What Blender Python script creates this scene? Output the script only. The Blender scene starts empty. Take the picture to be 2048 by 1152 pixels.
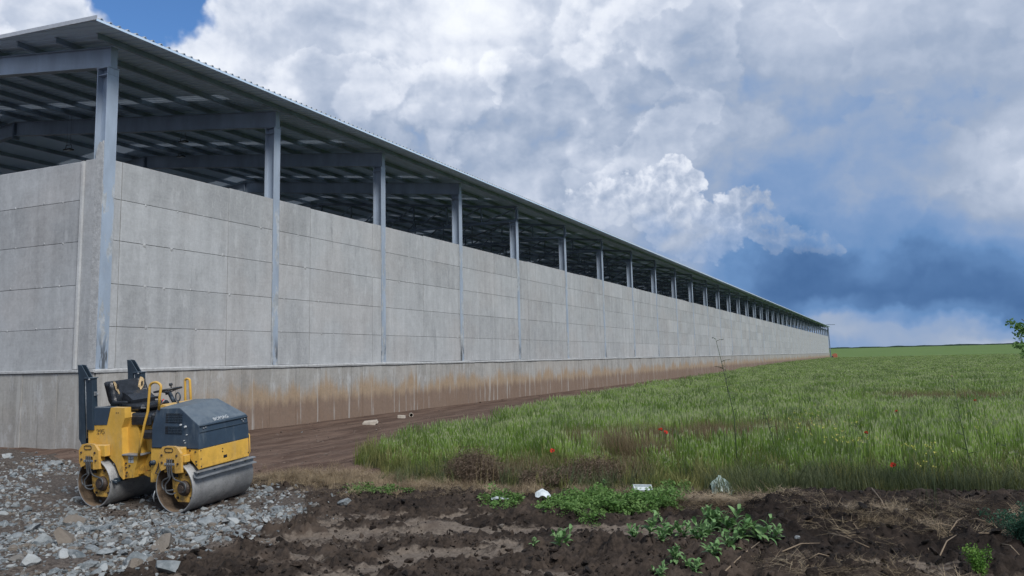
import bpy, bmesh, math, random
import numpy as np
from mathutils import Vector, Matrix, noise as mnoise

scene = bpy.context.scene
COL = scene.collection
rng = np.random.default_rng(7)
random.seed(7)

# ------------------------------------------------------------------ camera
FPX = 1683.716            # focal length in photograph pixels (2048 wide)
YAW, PITCH, ROLL = 0.4159, 0.1302, -0.0232
CAM = np.array([16.995, -14.234, 1.9])
_f = np.array([-math.sin(YAW) * math.cos(PITCH), math.cos(YAW) * math.cos(PITCH), math.sin(PITCH)])
_r = np.array([math.cos(YAW), math.sin(YAW), 0.0])
_u = np.cross(_r, _f)
_R = _r * math.cos(ROLL) + _u * math.sin(ROLL)
_U = -_r * math.sin(ROLL) + _u * math.cos(ROLL)
cam_data = bpy.data.cameras.new('camera')
cam = bpy.data.objects.new('camera', cam_data)
COL.objects.link(cam)
cam_data.sensor_width = 36.0
cam_data.lens = 36.0 * FPX / 2048.0
cam_data.shift_y = -76.0 / 2048.0
cam_data.clip_start = 0.1
cam_data.clip_end = 9000.0
cam.matrix_world = Matrix(((_R[0], _U[0], -_f[0], CAM[0]), (_R[1], _U[1], -_f[1], CAM[1]), (_R[2], _U[2], -_f[2], CAM[2]), (0, 0, 0, 1)))
scene.camera = cam


def ray(x, y):
    """direction in which a point of the photograph is seen"""
    d = _f * FPX + _R * (x - 1024.0) + _U * (500.0 - y)
    return d / np.linalg.norm(d)


def ground_at(x, y, z=0.0):
    d = ray(x, y)
    return CAM + d * ((z - CAM[2]) / d[2])


scene.view_settings.view_transform = 'Standard'
scene.view_settings.look = 'None'
scene.view_settings.gamma = 1.0
scene.view_settings.exposure = 0.12
scene.view_settings.use_curve_mapping = False
scene.cycles.max_bounces = 5
scene.cycles.diffuse_bounces = 3
scene.cycles.glossy_bounces = 2
scene.cycles.transmission_bounces = 2
scene.cycles.transparent_max_bounces = 6
scene.cycles.use_adaptive_sampling = True
scene.cycles.adaptive_threshold = 0.02

# ------------------------------------------------------------------ sun
SUN_EL, SUN_AZ = math.radians(44), math.radians(124)      # azimuth from +Y towards +X
sd = bpy.data.lights.new('sun', 'SUN')
sd.energy = 3.3
sd.angle = math.radians(20)
sd.color = (1.0, 0.97, 0.93)
sun = bpy.data.objects.new('sun', sd)
COL.objects.link(sun)
_sv = Vector((math.sin(SUN_AZ) * math.cos(SUN_EL), math.cos(SUN_AZ) * math.cos(SUN_EL), math.sin(SUN_EL)))
sun.rotation_euler = _sv.to_track_quat('Z', 'Y').to_euler()


# ------------------------------------------------------------------ sky
def srgb(r, g, b):
    def c(v):
        v /= 255.0
        return v / 12.92 if v <= 0.04045 else ((v + 0.055) / 1.055) ** 2.4
    return (c(r), c(g), c(b), 1.0)


class Nodes:
    """small helper round a node tree"""
    def __init__(self, tree):
        self.t = tree
        self.dims = '3D'
        self.n = tree.nodes
        self.l = tree.links

    def new(self, kind, **kw):
        n = self.n.new(kind)
        for k, v in kw.items():
            setattr(n, k, v)
        return n

    def put(self, socket, v):
        if isinstance(v, bpy.types.NodeSocket):
            self.l.new(v, socket)
        elif v is not None:
            if hasattr(socket.default_value, '__len__') and not hasattr(v, '__len__'):
                v = (v,) * len(socket.default_value)
            if hasattr(v, '__len__') and hasattr(socket.default_value, '__len__'):
                v = tuple(v)[:len(socket.default_value)]
                if len(v) < len(socket.default_value):
                    v = tuple(v) + (1.0,)
            socket.default_value = v

    def m(self, op, a, b=None, c=None, clamp=False):
        n = self.new('ShaderNodeMath', operation=op, use_clamp=clamp)
        for s, v in zip(n.inputs, (a, b, c)):
            if v is not None:
                self.put(s, v)
        return n.outputs[0]

    def v(self, op, a, b=None, c=None):
        n = self.new('ShaderNodeVectorMath', operation=op)
        for s, x in zip(n.inputs, (a, b, c)):
            if x is not None:
                self.put(s, x)
        return n.outputs['Value'] if op in ('DISTANCE', 'LENGTH', 'DOT_PRODUCT') else n.outputs[0]

    def noise(self, vec, scale, detail=4, rough=0.55, out='Fac', dist=0.0):
        n = self.new('ShaderNodeTexNoise', noise_dimensions=self.dims)
        self.put(n.inputs['Vector'], vec)
        n.inputs['Scale'].default_value = scale
        n.inputs['Detail'].default_value = detail
        n.inputs['Roughness'].default_value = rough
        n.inputs['Distortion'].default_value = dist
        return n.outputs[0] if out == 'Fac' else n.outputs[1]

    def voro(self, vec, scale, detail=0, rough=0.5, feature='F1', out=0, rand=1.0):
        n = self.new('ShaderNodeTexVoronoi', feature=feature, voronoi_dimensions=self.dims)
        self.put(n.inputs['Vector'], vec)
        n.inputs['Scale'].default_value = scale
        if 'Detail' in n.inputs:
            n.inputs['Detail'].default_value = detail
            n.inputs['Roughness'].default_value = rough
        n.inputs['Randomness'].default_value = rand
        return n.outputs[out]

    def ramp(self, fac, stops, interp='LINEAR'):
        n = self.new('ShaderNodeValToRGB')
        n.color_ramp.interpolation = interp
        e = n.color_ramp.elements
        while len(e) < len(stops):
            e.new(0.5)
        for el, (p, c) in zip(e, stops):
            el.position = p
            el.color = c if hasattr(c, '__len__') else (c, c, c, 1)
        self.put(n.inputs[0], fac)
        return n.outputs[0]

    def mix(self, fac, a, b, mode='MIX'):
        n = self.new('ShaderNodeMix', data_type='RGBA', blend_type=mode)
        self.put(n.inputs[0], fac)
        self.put(n.inputs[6], a)
        self.put(n.inputs[7], b)
        return n.outputs[2]

    def smooth(self, x, lo, hi):
        n = self.new('ShaderNodeMapRange', interpolation_type='SMOOTHSTEP')
        self.put(n.inputs[0], x)
        n.inputs[1].default_value = lo
        n.inputs[2].default_value = hi
        return n.outputs[0]


def azel(x, y):
    d = ray(x, y)
    return math.atan2(d[0], d[1]), math.asin(d[2])


world = bpy.data.worlds.new('World')
scene.world = world
world.use_nodes = True
wt = world.node_tree
wt.nodes.clear()
W = Nodes(wt)
W.dims = '2D'
tc = W.new('ShaderNodeTexCoord')
sep = W.new('ShaderNodeSeparateXYZ')
W.l.new(tc.outputs['Generated'], sep.inputs[0])
az = W.m('ARCTAN2', sep.outputs[0], sep.outputs[1])
el = W.m('ARCSINE', sep.outputs[2])
cmb = W.new('ShaderNodeCombineXYZ')
W.l.new(az, cmb.inputs[0]); W.l.new(el, cmb.inputs[1])
P = cmb.outputs[0]
# warp of the cloud masses
w1 = W.v('SUBTRACT', W.noise(P, 5.0, 5, 0.55, 'Color'), (0.5, 0.5, 0.5))
w0 = W.v('SUBTRACT', W.noise(P, 28.0, 3, 0.55, 'Color'), (0.5, 0.5, 0.5))
P1 = W.v('MULTIPLY_ADD', w0, (0.03, 0.025, 0.0), W.v('MULTIPLY_ADD', w1, (0.16, 0.12, 0.0), P))
# tone of the sky: soft cloud masses placed by direction. (x, y of the photograph -> direction; tone; clear blue)
TONES = [
    (20, 10, .88, 0), (150, 5, .92, 0), (235, 8, .75, 1.0), (285, -5, .7, 1.5), (285, 45, .75, 1.4), (270, 25, .75, 1.4), (395, -12, .75, .7), (340, 75, 1.0, 0), (480, 45, .9, 0), (60, 60, .9, 0),
    (600, 60, .92, 0), (430, 120, 1.0, 0), (690, 110, .74, 0), (800, 50, .98, 0), (860, 165, .90, 0), (640, 200, .60, 0),
    (560, 200, .84, 0), (740, 260, .66, 0), (960, 80, .98, 0), (1040, 150, .92, 0), (860, 285, .60, .25), (930, 250, .56, 0), (1000, 215, .60, 0),
    (960, 330, .86, 0), (1080, 290, .72, 0), (1110, 200, .66, 0), (1190, 180, .86, 0), (1260, 100, .86, 0), (1380, 40, .82, 0), (1190, 30, .82, 0),
    (1340, 160, .56, 0), (1240, 250, .60, 0), (1420, 200, .42, .15), (1400, 130, .60, 0), (1500, 190, .74, 0), (1560, 90, .80, 0), (1700, 100, .78, 0), (1850, 50, .78, 0),
    (2000, 60, .66, 0), (1650, 40, .74, 0), (1620, 240, .48, .1), (1480, 250, .60, 0), (1400, 270, .72, 0), (1290, 290, .72, 0), (1160, 330, .70, 0), (1700, 230, .50, .45),
    (1800, 190, .62, 0), (1900, 190, .42, .7), (2000, 180, .70, 0), (2000, 240, .82, 0), (1900, 260, .72, 0), (1800, 290, .64, 0), (1560, 330, .44, .2),
    (1720, 350, .42, .25), (1640, 410, .42, .2), (1480, 340, .58, 0), (1080, 400, .72, 0), (1460, 420, .56, 0), (1980, 330, .64, 0), (1850, 400, .62, 0), (1780, 400, .60, 0), (1990, 390, .70, 0),
    (1370, 480, .60, 0), (1500, 545, .18, 0), (1560, 520, .16, 0), (1640, 530, .12, 0), (1420, 530, .46, 0), (1600, 555, .16, 0), (1730, 480, .24, .0), (1790, 520, .14, 0), (1850, 500, .26, 0), (1960, 530, .16, 0), (2040, 510, .22, 0), (1700, 550, .12, 0),
    (1850, 560, .12, 0), (2020, 560, .14, 0), (1600, 600, .14, 0), (1680, 600, .10, 0), (1750, 612, .08, 0), (1880, 612, .10, 0), (2030, 610, .14, 0), (1670, 632, .78, 0), (1760, 640, .74, 0),
    (1700, 662, .86, .0), (1860, 645, .22, 0), (1980, 640, .18, 0), (1850, 628, .12, 0), (1960, 625, .12, 0), (1800, 590, .10, 0), (1920, 590, .12, 0), (2030, 590, .14, 0), (1840, 665, .68, .0), (1960, 665, .62, 0), (1720, 685, .42, 0), (1850, 684, .66, 0), (2000, 682, .72, 0),
    (1000, 640, .5, 0), (600, 400, .6, 0), (200, 300, .7, 0)]
_A0, _A1, _NA = math.radians(-62), math.radians(18), 31
_ELS = [math.radians(v) for v in (0.0, 0.9, 1.8, 2.8, 4.0, 5.5, 7.5, 10, 12.5, 15, 18, 21, 24, 28, 33)]


def tone_at(a, e):
    sw, st, sb = 1e-4, 0.62e-4, 0.0
    for (x, y, t_, b_) in TONES:
        pa, pe = azel(x, y)
        s_ = 0.050 if y < 440 else (0.038 if y < 560 else (0.024 if y < 600 else 0.016))
        w_ = math.exp(-((a - pa) ** 2 * (1.0 if y < 600 else 0.25) + (e - pe) ** 2) / s_ ** 2)
        sw += w_; st += w_ * t_; sb += w_ * b_
    return st / sw, sb / sw


sp1 = W.new('ShaderNodeSeparateXYZ')
W.l.new(P1, sp1.inputs[0])
az1 = W.m('DIVIDE', W.m('SUBTRACT', sp1.outputs[0], _A0), _A1 - _A0, clamp=True)
grid = None
for i_, e_ in enumerate(_ELS):
    row = []
    for k_ in range(_NA):
        t_, b_ = tone_at(_A0 + (_A1 - _A0) * k_ / (_NA - 1), e_)
        row.append((k_ / (_NA - 1), (t_, b_, 0, 1)))
    rr = W.ramp(az1, row, 'B_SPLINE')
    grid = rr if grid is None else W.mix(W.smooth(sp1.outputs[1], _ELS[i_ - 1], e_), grid, rr)
sa = W.new('ShaderNodeSeparateXYZ')
W.l.new(grid, sa.inputs[0])
tone, clear = sa.outputs[0], sa.outputs[1]
# cloud relief: the same noise sampled a little towards the light
P2 = W.v('MULTIPLY_ADD', w1, (0.05, 0.05, 0.0), W.v('MULTIPLY', P, (1.0, 1.25, 1.0)))
P2b = W.v('ADD', P2, (-0.008, 0.016, 0.0))
bilA = W.noise(P2, 6.0, 7, 0.56)
bilB = W.noise(P2b, 6.0, 5, 0.56)
relief = W.m('SUBTRACT', bilA, bilB)
puff = W.voro(P2, 11.0, 3, 0.5, 'F1')
lowk = W.smooth(el, 0.02, 0.20)           # the far deck near the horizon is smoother
amp = W.m('MULTIPLY_ADD', lowk, 0.75, 0.25)
amp = W.m('MULTIPLY', amp, W.m('MULTIPLY_ADD', W.smooth(az, azel(1350, 300)[0], azel(1650, 300)[0]), -0.45, 1.0))
t1 = W.m('MULTIPLY_ADD', W.m('SUBTRACT', bilA, 0.5), W.m('MULTIPLY', amp, 0.19), tone)
t2 = W.m('MULTIPLY_ADD', relief, W.m('MULTIPLY', amp, 0.6), t1)
t3 = W.m('MULTIPLY_ADD', W.m('SUBTRACT', 0.36, puff), W.m('MULTIPLY', amp, 0.12), t2)
SKYRAMP = [(0.0, srgb(58, 88, 128)), (0.12, srgb(72, 106, 152)), (0.3, srgb(102, 138, 184)), (0.45, srgb(124, 152, 192)), (0.6, srgb(154, 169, 193)),
           (0.75, srgb(188, 198, 216)), (0.87, srgb(220, 226, 238)), (1.0, srgb(240, 244, 250))]
# edges of overlapping cloud heads: bright at the rim, falling off behind it
pe = W.v('MULTIPLY_ADD', W.v('SUBTRACT', W.noise(P, 22.0, 5, 0.6, 'Color'), (0.5, 0.5, 0.5)), (0.05, 0.05, 0.0), W.v('MULTIPLY', P, (1.0, 1.2, 1.0)))
for (sc_, off_, st_, wd_) in ((3.2, 3.1, 0.11, 0.18), (6.0, 9.7, 0.06, 0.14)):
    L_ = W.noise(W.v('ADD', pe, (off_, off_ * 0.7, 0)), sc_, 3, 0.5)
    L_ = W.m('MULTIPLY_ADD', puff, -0.07, L_)
    rim = W.m('MULTIPLY', W.smooth(L_, 0.445, 0.485), W.m('SUBTRACT', 1.0, W.smooth(L_, 0.47, 0.47 + wd_)))
    t3 = W.m('MULTIPLY_ADD', rim, W.m('MULTIPLY', amp, st_), t3)
t3 = W.m('SUBTRACT', t3, 0.012)
cloudcol = W.ramp(t3, SKYRAMP)
# front cumulus towers with crisp tops
PUFFS = [(1365, 345, 46, 1.0), (1320, 375, 50, 1.0), (1395, 360, 26, .9), (1215, 382, 46, 1.0), (1265, 400, 52, 1.0), (1165, 412, 42, .9), (1180, 455, 55, 1.0), (1330, 425, 60, .8),
         (1500, 415, 46, 1.0), (1535, 440, 34, .9), (1440, 455, 66, 1.0), (1370, 480, 70, .9), (1620, 475, 40, .8), (1670, 500, 34, .7), (1550, 480, 46, .8)]


def density(vec):
    a_ = None
    for (x, y, r, k) in PUFFS:
        a, e = azel(x, y)
        s = r / FPX * 0.92
        d = W.v('DISTANCE', vec, (a, e, 0))
        g = W.m('EXPONENT', W.m('MULTIPLY', W.m('MULTIPLY', d, d), -1.0 / s ** 2))
        a_ = W.m('ADD', a_ if a_ is not None else 0.0, W.m('MULTIPLY', g, k))
    return a_


P3 = W.v('MULTIPLY_ADD', W.v('SUBTRACT', W.noise(P, 14.0, 5, 0.55, 'Color'), (0.5, 0.5, 0.5)), (0.04, 0.04, 0.0), P)
PV = W.v('MULTIPLY_ADD', W.v('SUBTRACT', W.noise(P, 40.0, 4, 0.6, 'Color'), (0.5, 0.5, 0.5)), (0.012, 0.012, 0.0), P)
b1 = W.voro(PV, 42.0, 3, 0.55, 'F1')
b2 = W.voro(W.v('ADD', PV, (0.005, -0.008, 0.0)), 42.0, 3, 0.55, 'F1')
den = density(P3)
den = W.m('MULTIPLY_ADD', W.m('SUBTRACT', 0.35, b1), 0.45, den)
mask = W.smooth(den, 0.34, 0.52)
rel2 = W.m('SUBTRACT', b2, b1)
inner = W.smooth(den, 0.4, 1.7)
ft = W.m('MULTIPLY_ADD', rel2, 0.22, W.m('MULTIPLY_ADD', inner, -0.10, 0.80))
ft = W.m('MULTIPLY_ADD', W.m('SUBTRACT', bilA, 0.5), 0.4, ft)
# low parts fade into the haze of the deck, right parts are in the blue distance
fade = W.smooth(W.m('MULTIPLY_ADD', az, 0.22, el), azel(1300, 500)[1] + 0.22 * azel(1300, 500)[0], azel(1300, 360)[1] + 0.22 * azel(1300, 360)[0])
far = W.smooth(az, azel(1430, 420)[0], azel(1640, 460)[0])
ft = W.m('MULTIPLY_ADD', far, -0.34, ft)
edge_r = W.smooth(az, azel(1800, 300)[0], azel(1900, 300)[0])
ft = W.m('MULTIPLY_ADD', edge_r, 0.18, ft)
mask = W.m('MULTIPLY', mask, W.m('MULTIPLY_ADD', fade, 0.75, 0.12))
frontcol = W.ramp(ft, SKYRAMP)
# clear sky behind everything
sky = W.new('ShaderNodeTexSky', sky_type='NISHITA')
sky.sun_disc = False
sky.sun_elevation = SUN_EL
sky.sun_rotation = SUN_AZ
sky.air_density = 1.0
sky.dust_density = 0.4
sky.ozone_density = 1.6
skyc = W.v('MULTIPLY', sky.outputs[0], (0.060, 0.088, 0.120))
clearf = W.smooth(W.m('MULTIPLY_ADD', W.m('SUBTRACT', bilA, 0.5), -0.9, clear), 0.30, 0.52)
c1 = W.mix(clearf, cloudcol, skyc)
c2 = W.mix(mask, c1, frontcol)
bg = W.new('ShaderNodeBackground')
W.put(bg.inputs[0], c2)
bg.inputs[1].default_value = 1.0
out = W.new('ShaderNodeOutputWorld')
W.l.new(bg.outputs[0], out.inputs[0])
world.cycles.sampling_method = 'MANUAL'
world.cycles.sample_map_resolution = 512


# ------------------------------------------------------------------ helpers
def link(o, parent=None, label=None, cat=None, group=None, kind=None):
    if o.name not in COL.objects:
        COL.objects.link(o)
    if parent is not None:
        o.parent = parent
    if label:
        o['label'] = label
    if cat:
        o['category'] = cat
    if group:
        o['group'] = group
    if kind:
        o['kind'] = kind
    return o


def empty(name, loc=(0, 0, 0), **kw):
    o = bpy.data.objects.new(name, None)
    o.location = loc
    o.empty_display_size = 0.3
    return link(o, **kw)


class MB:
    """collects faces, builds one mesh"""
    def __init__(self):
        self.v, self.f, self.mi, self.sm = [], [], [], []

    def add(self, vs, fs, mi=0, smooth=False):
        b = len(self.v)
        self.v += [tuple(map(float, p)) for p in vs]
        for f in fs:
            self.f.append(tuple(i + b for i in f))
            self.mi.append(mi)
            self.sm.append(smooth)

    def box(self, x0, x1, y0, y1, z0, z1, mi=0, bev=0.0):
        if bev <= 0:
            vs = [(x, y, z) for x in (x0, x1) for y in (y0, y1) for z in (z0, z1)]
            self.add(vs, [(0, 1, 3, 2), (4, 6, 7, 5), (0, 4, 5, 1), (2, 3, 7, 6), (0, 2, 6, 4), (1, 5, 7, 3)], mi)
        else:
            b = min(bev, (x1 - x0) / 2.01, (y1 - y0) / 2.01, (z1 - z0) / 2.01)
            bm = bmesh.new()
            bmesh.ops.create_cube(bm, size=1.0)
            for v in bm.verts:
                v.co = Vector(((x0 + x1) / 2 + v.co.x * (x1 - x0), (y0 + y1) / 2 + v.co.y * (y1 - y0), (z0 + z1) / 2 + v.co.z * (z1 - z0)))
            bmesh.ops.bevel(bm, geom=bm.edges[:], offset=b, segments=1, affect='EDGES', profile=0.5)
            bm.verts.ensure_lookup_table()
            self.add([v.co[:] for v in bm.verts], [[v.index for v in f.verts] for f in bm.faces], mi)
            bm.free()

    def prism(self, poly, axis, a, b, mi=0):
        """extrude a 2D polygon along an axis (0,1,2) from a to b"""
        n = len(poly)

        def p3(p, t):
            return [(t, p[0], p[1]), (p[0], t, p[1]), (p[0], p[1], t)][axis]
        vs = [p3(p, a) for p in poly] + [p3(p, b) for p in poly]
        fs = [tuple(range(n)), tuple(range(2 * n - 1, n - 1, -1))] + [(i, i + n, (i + 1) % n + n, (i + 1) % n) for i in range(n)]
        self.add(vs, fs, mi)

    def tube(self, pts, rad, seg=8, mi=0, cap=True):
        pts = [Vector(p) for p in pts]
        rads = rad if hasattr(rad, '__len__') else [rad] * len(pts)
        vs, fs = [], []
        up = Vector((0.13, 0.21, 0.97))
        prev = None
        for i, p in enumerate(pts):
            t = (pts[min(i + 1, len(pts) - 1)] - pts[max(i - 1, 0)])
            t = t.normalized() if t.length > 1e-9 else Vector((0, 0, 1))
            if prev is None:
                n = t.cross(up)
                if n.length < 0.1:
                    n = t.cross(Vector((1, 0, 0)))
                n.normalize()
            else:
                n = (prev - t * prev.dot(t)).normalized()
            prev = n
            b = t.cross(n)
            for k in range(seg):
                a = 2 * math.pi * k / seg
                vs.append(p + (n * math.cos(a) + b * math.sin(a)) * rads[i])
        for i in range(len(pts) - 1):
            for k in range(seg):
                fs.append((i * seg + k, i * seg + (k + 1) % seg, (i + 1) * seg + (k + 1) % seg, (i + 1) * seg + k))
        if cap:
            fs.append(tuple(range(seg - 1, -1, -1)))
            fs.append(tuple(range((len(pts) - 1) * seg, len(pts) * seg)))
        self.add(vs, fs, mi, True)

    def bar(self, a, b, w, h, mi=0):
        """rectangular bar from a to b"""
        a, b = Vector(a), Vector(b)
        t = (b - a).normalized()
        s = t.cross(Vector((0, 0, 1)))
        if s.length < 0.05:
            s = Vector((0, 1, 0))
        s.normalize()
        u = s.cross(t)
        vs = [p + s * (i * w / 2) + u * (j * h / 2) for p in (a, b) for i, j in ((-1, -1), (1, -1), (1, 1), (-1, 1))]
        self.add(vs, [(0, 1, 2, 3), (7, 6, 5, 4), (0, 4, 5, 1), (1, 5, 6, 2), (2, 6, 7, 3), (3, 7, 4, 0)], mi)

    def mesh(self, name, mats):
        me = bpy.data.meshes.new(name)
        me.from_pydata(self.v, [], self.f)
        for m in (mats if isinstance(mats, (list, tuple)) else [mats]):
            me.materials.append(m)
        me.polygons.foreach_set('material_index', self.mi)
        me.polygons.foreach_set('use_smooth', self.sm)
        me.update()
        bm = bmesh.new()
        bm.from_mesh(me)
        bmesh.ops.recalc_face_normals(bm, faces=bm.faces)
        bm.to_mesh(me)
        bm.free()
        return me

    def build(self, name, mats, parent=None, loc=None, **kw):
        o = bpy.data.objects.new(name, self.mesh(name, mats))
        if loc is not None:
            o.location = loc
        return link(o, parent, **kw)


def inst(name, mesh, parent=None, loc=(0, 0, 0), rot=(0, 0, 0), scale=(1, 1, 1), **kw):
    o = bpy.data.objects.new(name, mesh)
    o.location, o.rotation_euler, o.scale = loc, rot, scale
    return link(o, parent, **kw)


def np_mesh(name, verts, faces, mats, smooth=False, attrs=None):
    """quick mesh from arrays: faces is an (n, 3) or (n, 4) array"""
    verts = np.asarray(verts, dtype=np.float32)
    faces = np.asarray(faces, dtype=np.int32)
    k = faces.shape[1]
    me = bpy.data.meshes.new(name)
    me.vertices.add(len(verts))
    me.vertices.foreach_set('co', verts.ravel())
    me.loops.add(faces.size)
    me.loops.foreach_set('vertex_index', faces.ravel())
    me.polygons.add(len(faces))
    me.polygons.foreach_set('loop_start', np.arange(len(faces), dtype=np.int32) * k)
    me.polygons.foreach_set('loop_total', np.full(len(faces), k, dtype=np.int32))
    me.polygons.foreach_set('use_smooth', np.full(len(faces), smooth))
    for m in (mats if isinstance(mats, (list, tuple)) else [mats]):
        me.materials.append(m)
    for key, arr in (attrs or {}).items():
        a = me.attributes.new(key, 'FLOAT', 'POINT')
        a.data.foreach_set('value', np.asarray(arr, dtype=np.float32))
    me.update()
    me.validate()
    return me


# value noise on arrays
_perm = rng.permutation(4096)


def _h(ix, iy, s):
    return (((_perm[(ix + s * 131) & 4095] + iy * 57) & 4095), )


_tab = rng.random(4096)


def vnoise(x, y, s=0):
    x = np.asarray(x, float); y = np.asarray(y, float)
    ix, iy = np.floor(x).astype(int), np.floor(y).astype(int)
    fx, fy = x - ix, y - iy
    fx = fx * fx * (3 - 2 * fx); fy = fy * fy * (3 - 2 * fy)

    def g(a, b):
        return _tab[_perm[(_perm[(a + 977 * s) & 4095] + b) & 4095]]
    return (g(ix, iy) * (1 - fx) + g(ix + 1, iy) * fx) * (1 - fy) + (g(ix, iy + 1) * (1 - fx) + g(ix + 1, iy + 1) * fx) * fy


def fbm(x, y, octv=4, s=0, gain=0.5):
    t, a, n = 0, 1.0, 0
    x = np.asarray(x, float); y = np.asarray(y, float)
    for o in range(octv):
        t = t + a * (vnoise(x, y, s + o) - 0.5)
        n += a
        a *= gain
        x, y = x * 2.03 + 17.1, y * 2.03 - 9.3
    return t / n * 2


def sstep(x, a, b):
    t = np.clip((x - a) / (b - a), 0, 1)
    return t * t * (3 - 2 * t)


def polydist(x, y, pts):
    """distance to a polyline"""
    d = np.full(np.shape(x), 1e9)
    for (ax, ay), (bx, by) in zip(pts[:-1], pts[1:]):
        dx, dy = bx - ax, by - ay
        t = np.clip(((x - ax) * dx + (y - ay) * dy) / (dx * dx + dy * dy), 0, 1)
        d = np.minimum(d, np.hypot(x - ax - t * dx, y - ay - t * dy))
    return d


def inpoly(x, y, poly):
    c = np.zeros(np.shape(x), bool)
    n = len(poly)
    for i in range(n):
        (ax, ay), (bx, by) = poly[i], poly[(i + 1) % n]
        m = ((ay > y) != (by > y))
        with np.errstate(divide='ignore', invalid='ignore'):
            c ^= m & (x < (bx - ax) * (y - ay) / ((by - ay) if by != ay else 1e-9) + ax)
    return c


# ------------------------------------------------------------------ materials
class Mat(Nodes):
    def __init__(self, name, rough=0.6, metal=0.0, spec=None):
        self.mat = bpy.data.materials.new(name)
        self.mat.use_nodes = True
        super().__init__(self.mat.node_tree)
        self.b = self.n['Principled BSDF']
        self.b.inputs['Roughness'].default_value = rough
        self.b.inputs['Metallic'].default_value = metal
        if spec is not None:
            self.b.inputs['Specular IOR Level'].default_value = spec
        self.tc = self.new('ShaderNodeTexCoord')
        self.geo = self.new('ShaderNodeNewGeometry')

    @property
    def obj(self):
        return self.tc.outputs['Object']

    @property
    def pos(self):
        return self.geo.outputs['Position']

    def rnd(self):
        return self.new('ShaderNodeObjectInfo').outputs['Random']

    def attr(self, name):
        n = self.new('ShaderNodeAttribute')
        n.attribute_name = name
        return n.outputs['Fac']

    def xyz(self, vec):
        s = self.new('ShaderNodeSeparateXYZ')
        self.put(s.inputs[0], vec)
        return s.outputs

    def color(self, c):
        self.put(self.b.inputs['Base Color'], c)
        return self

    def rough(self, r):
        self.put(self.b.inputs['Roughness'], r)
        return self

    def bump(self, h, dist=0.01, strength=1.0):
        n = self.new('ShaderNodeBump')
        n.inputs['Distance'].default_value = dist
        n.inputs['Strength'].default_value = strength
        self.put(n.inputs['Height'], h)
        self.l.new(n.outputs[0], self.b.inputs['Normal'])
        return self


def lin(r, g, b):
    return (r, g, b, 1.0)


def plain(name, col, rough=0.6, metal=0.0, var=0.12, scale=6.0, bump=0.0, bscale=60, spec=None):
    m = Mat(name, rough, metal, spec)
    n = m.noise(m.obj, scale, 5, 0.6)
    m.color(m.mix(m.ramp(n, [(0.3, 0.0), (0.7, 1.0)]), tuple(c * (1 - var) for c in col[:3]) + (1,), tuple(min(1, c * (1 + var)) for c in col[:3]) + (1,)))
    if bump:
        m.bump(m.noise(m.obj, bscale, 4, 0.6), bump)
    return m.mat


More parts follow.
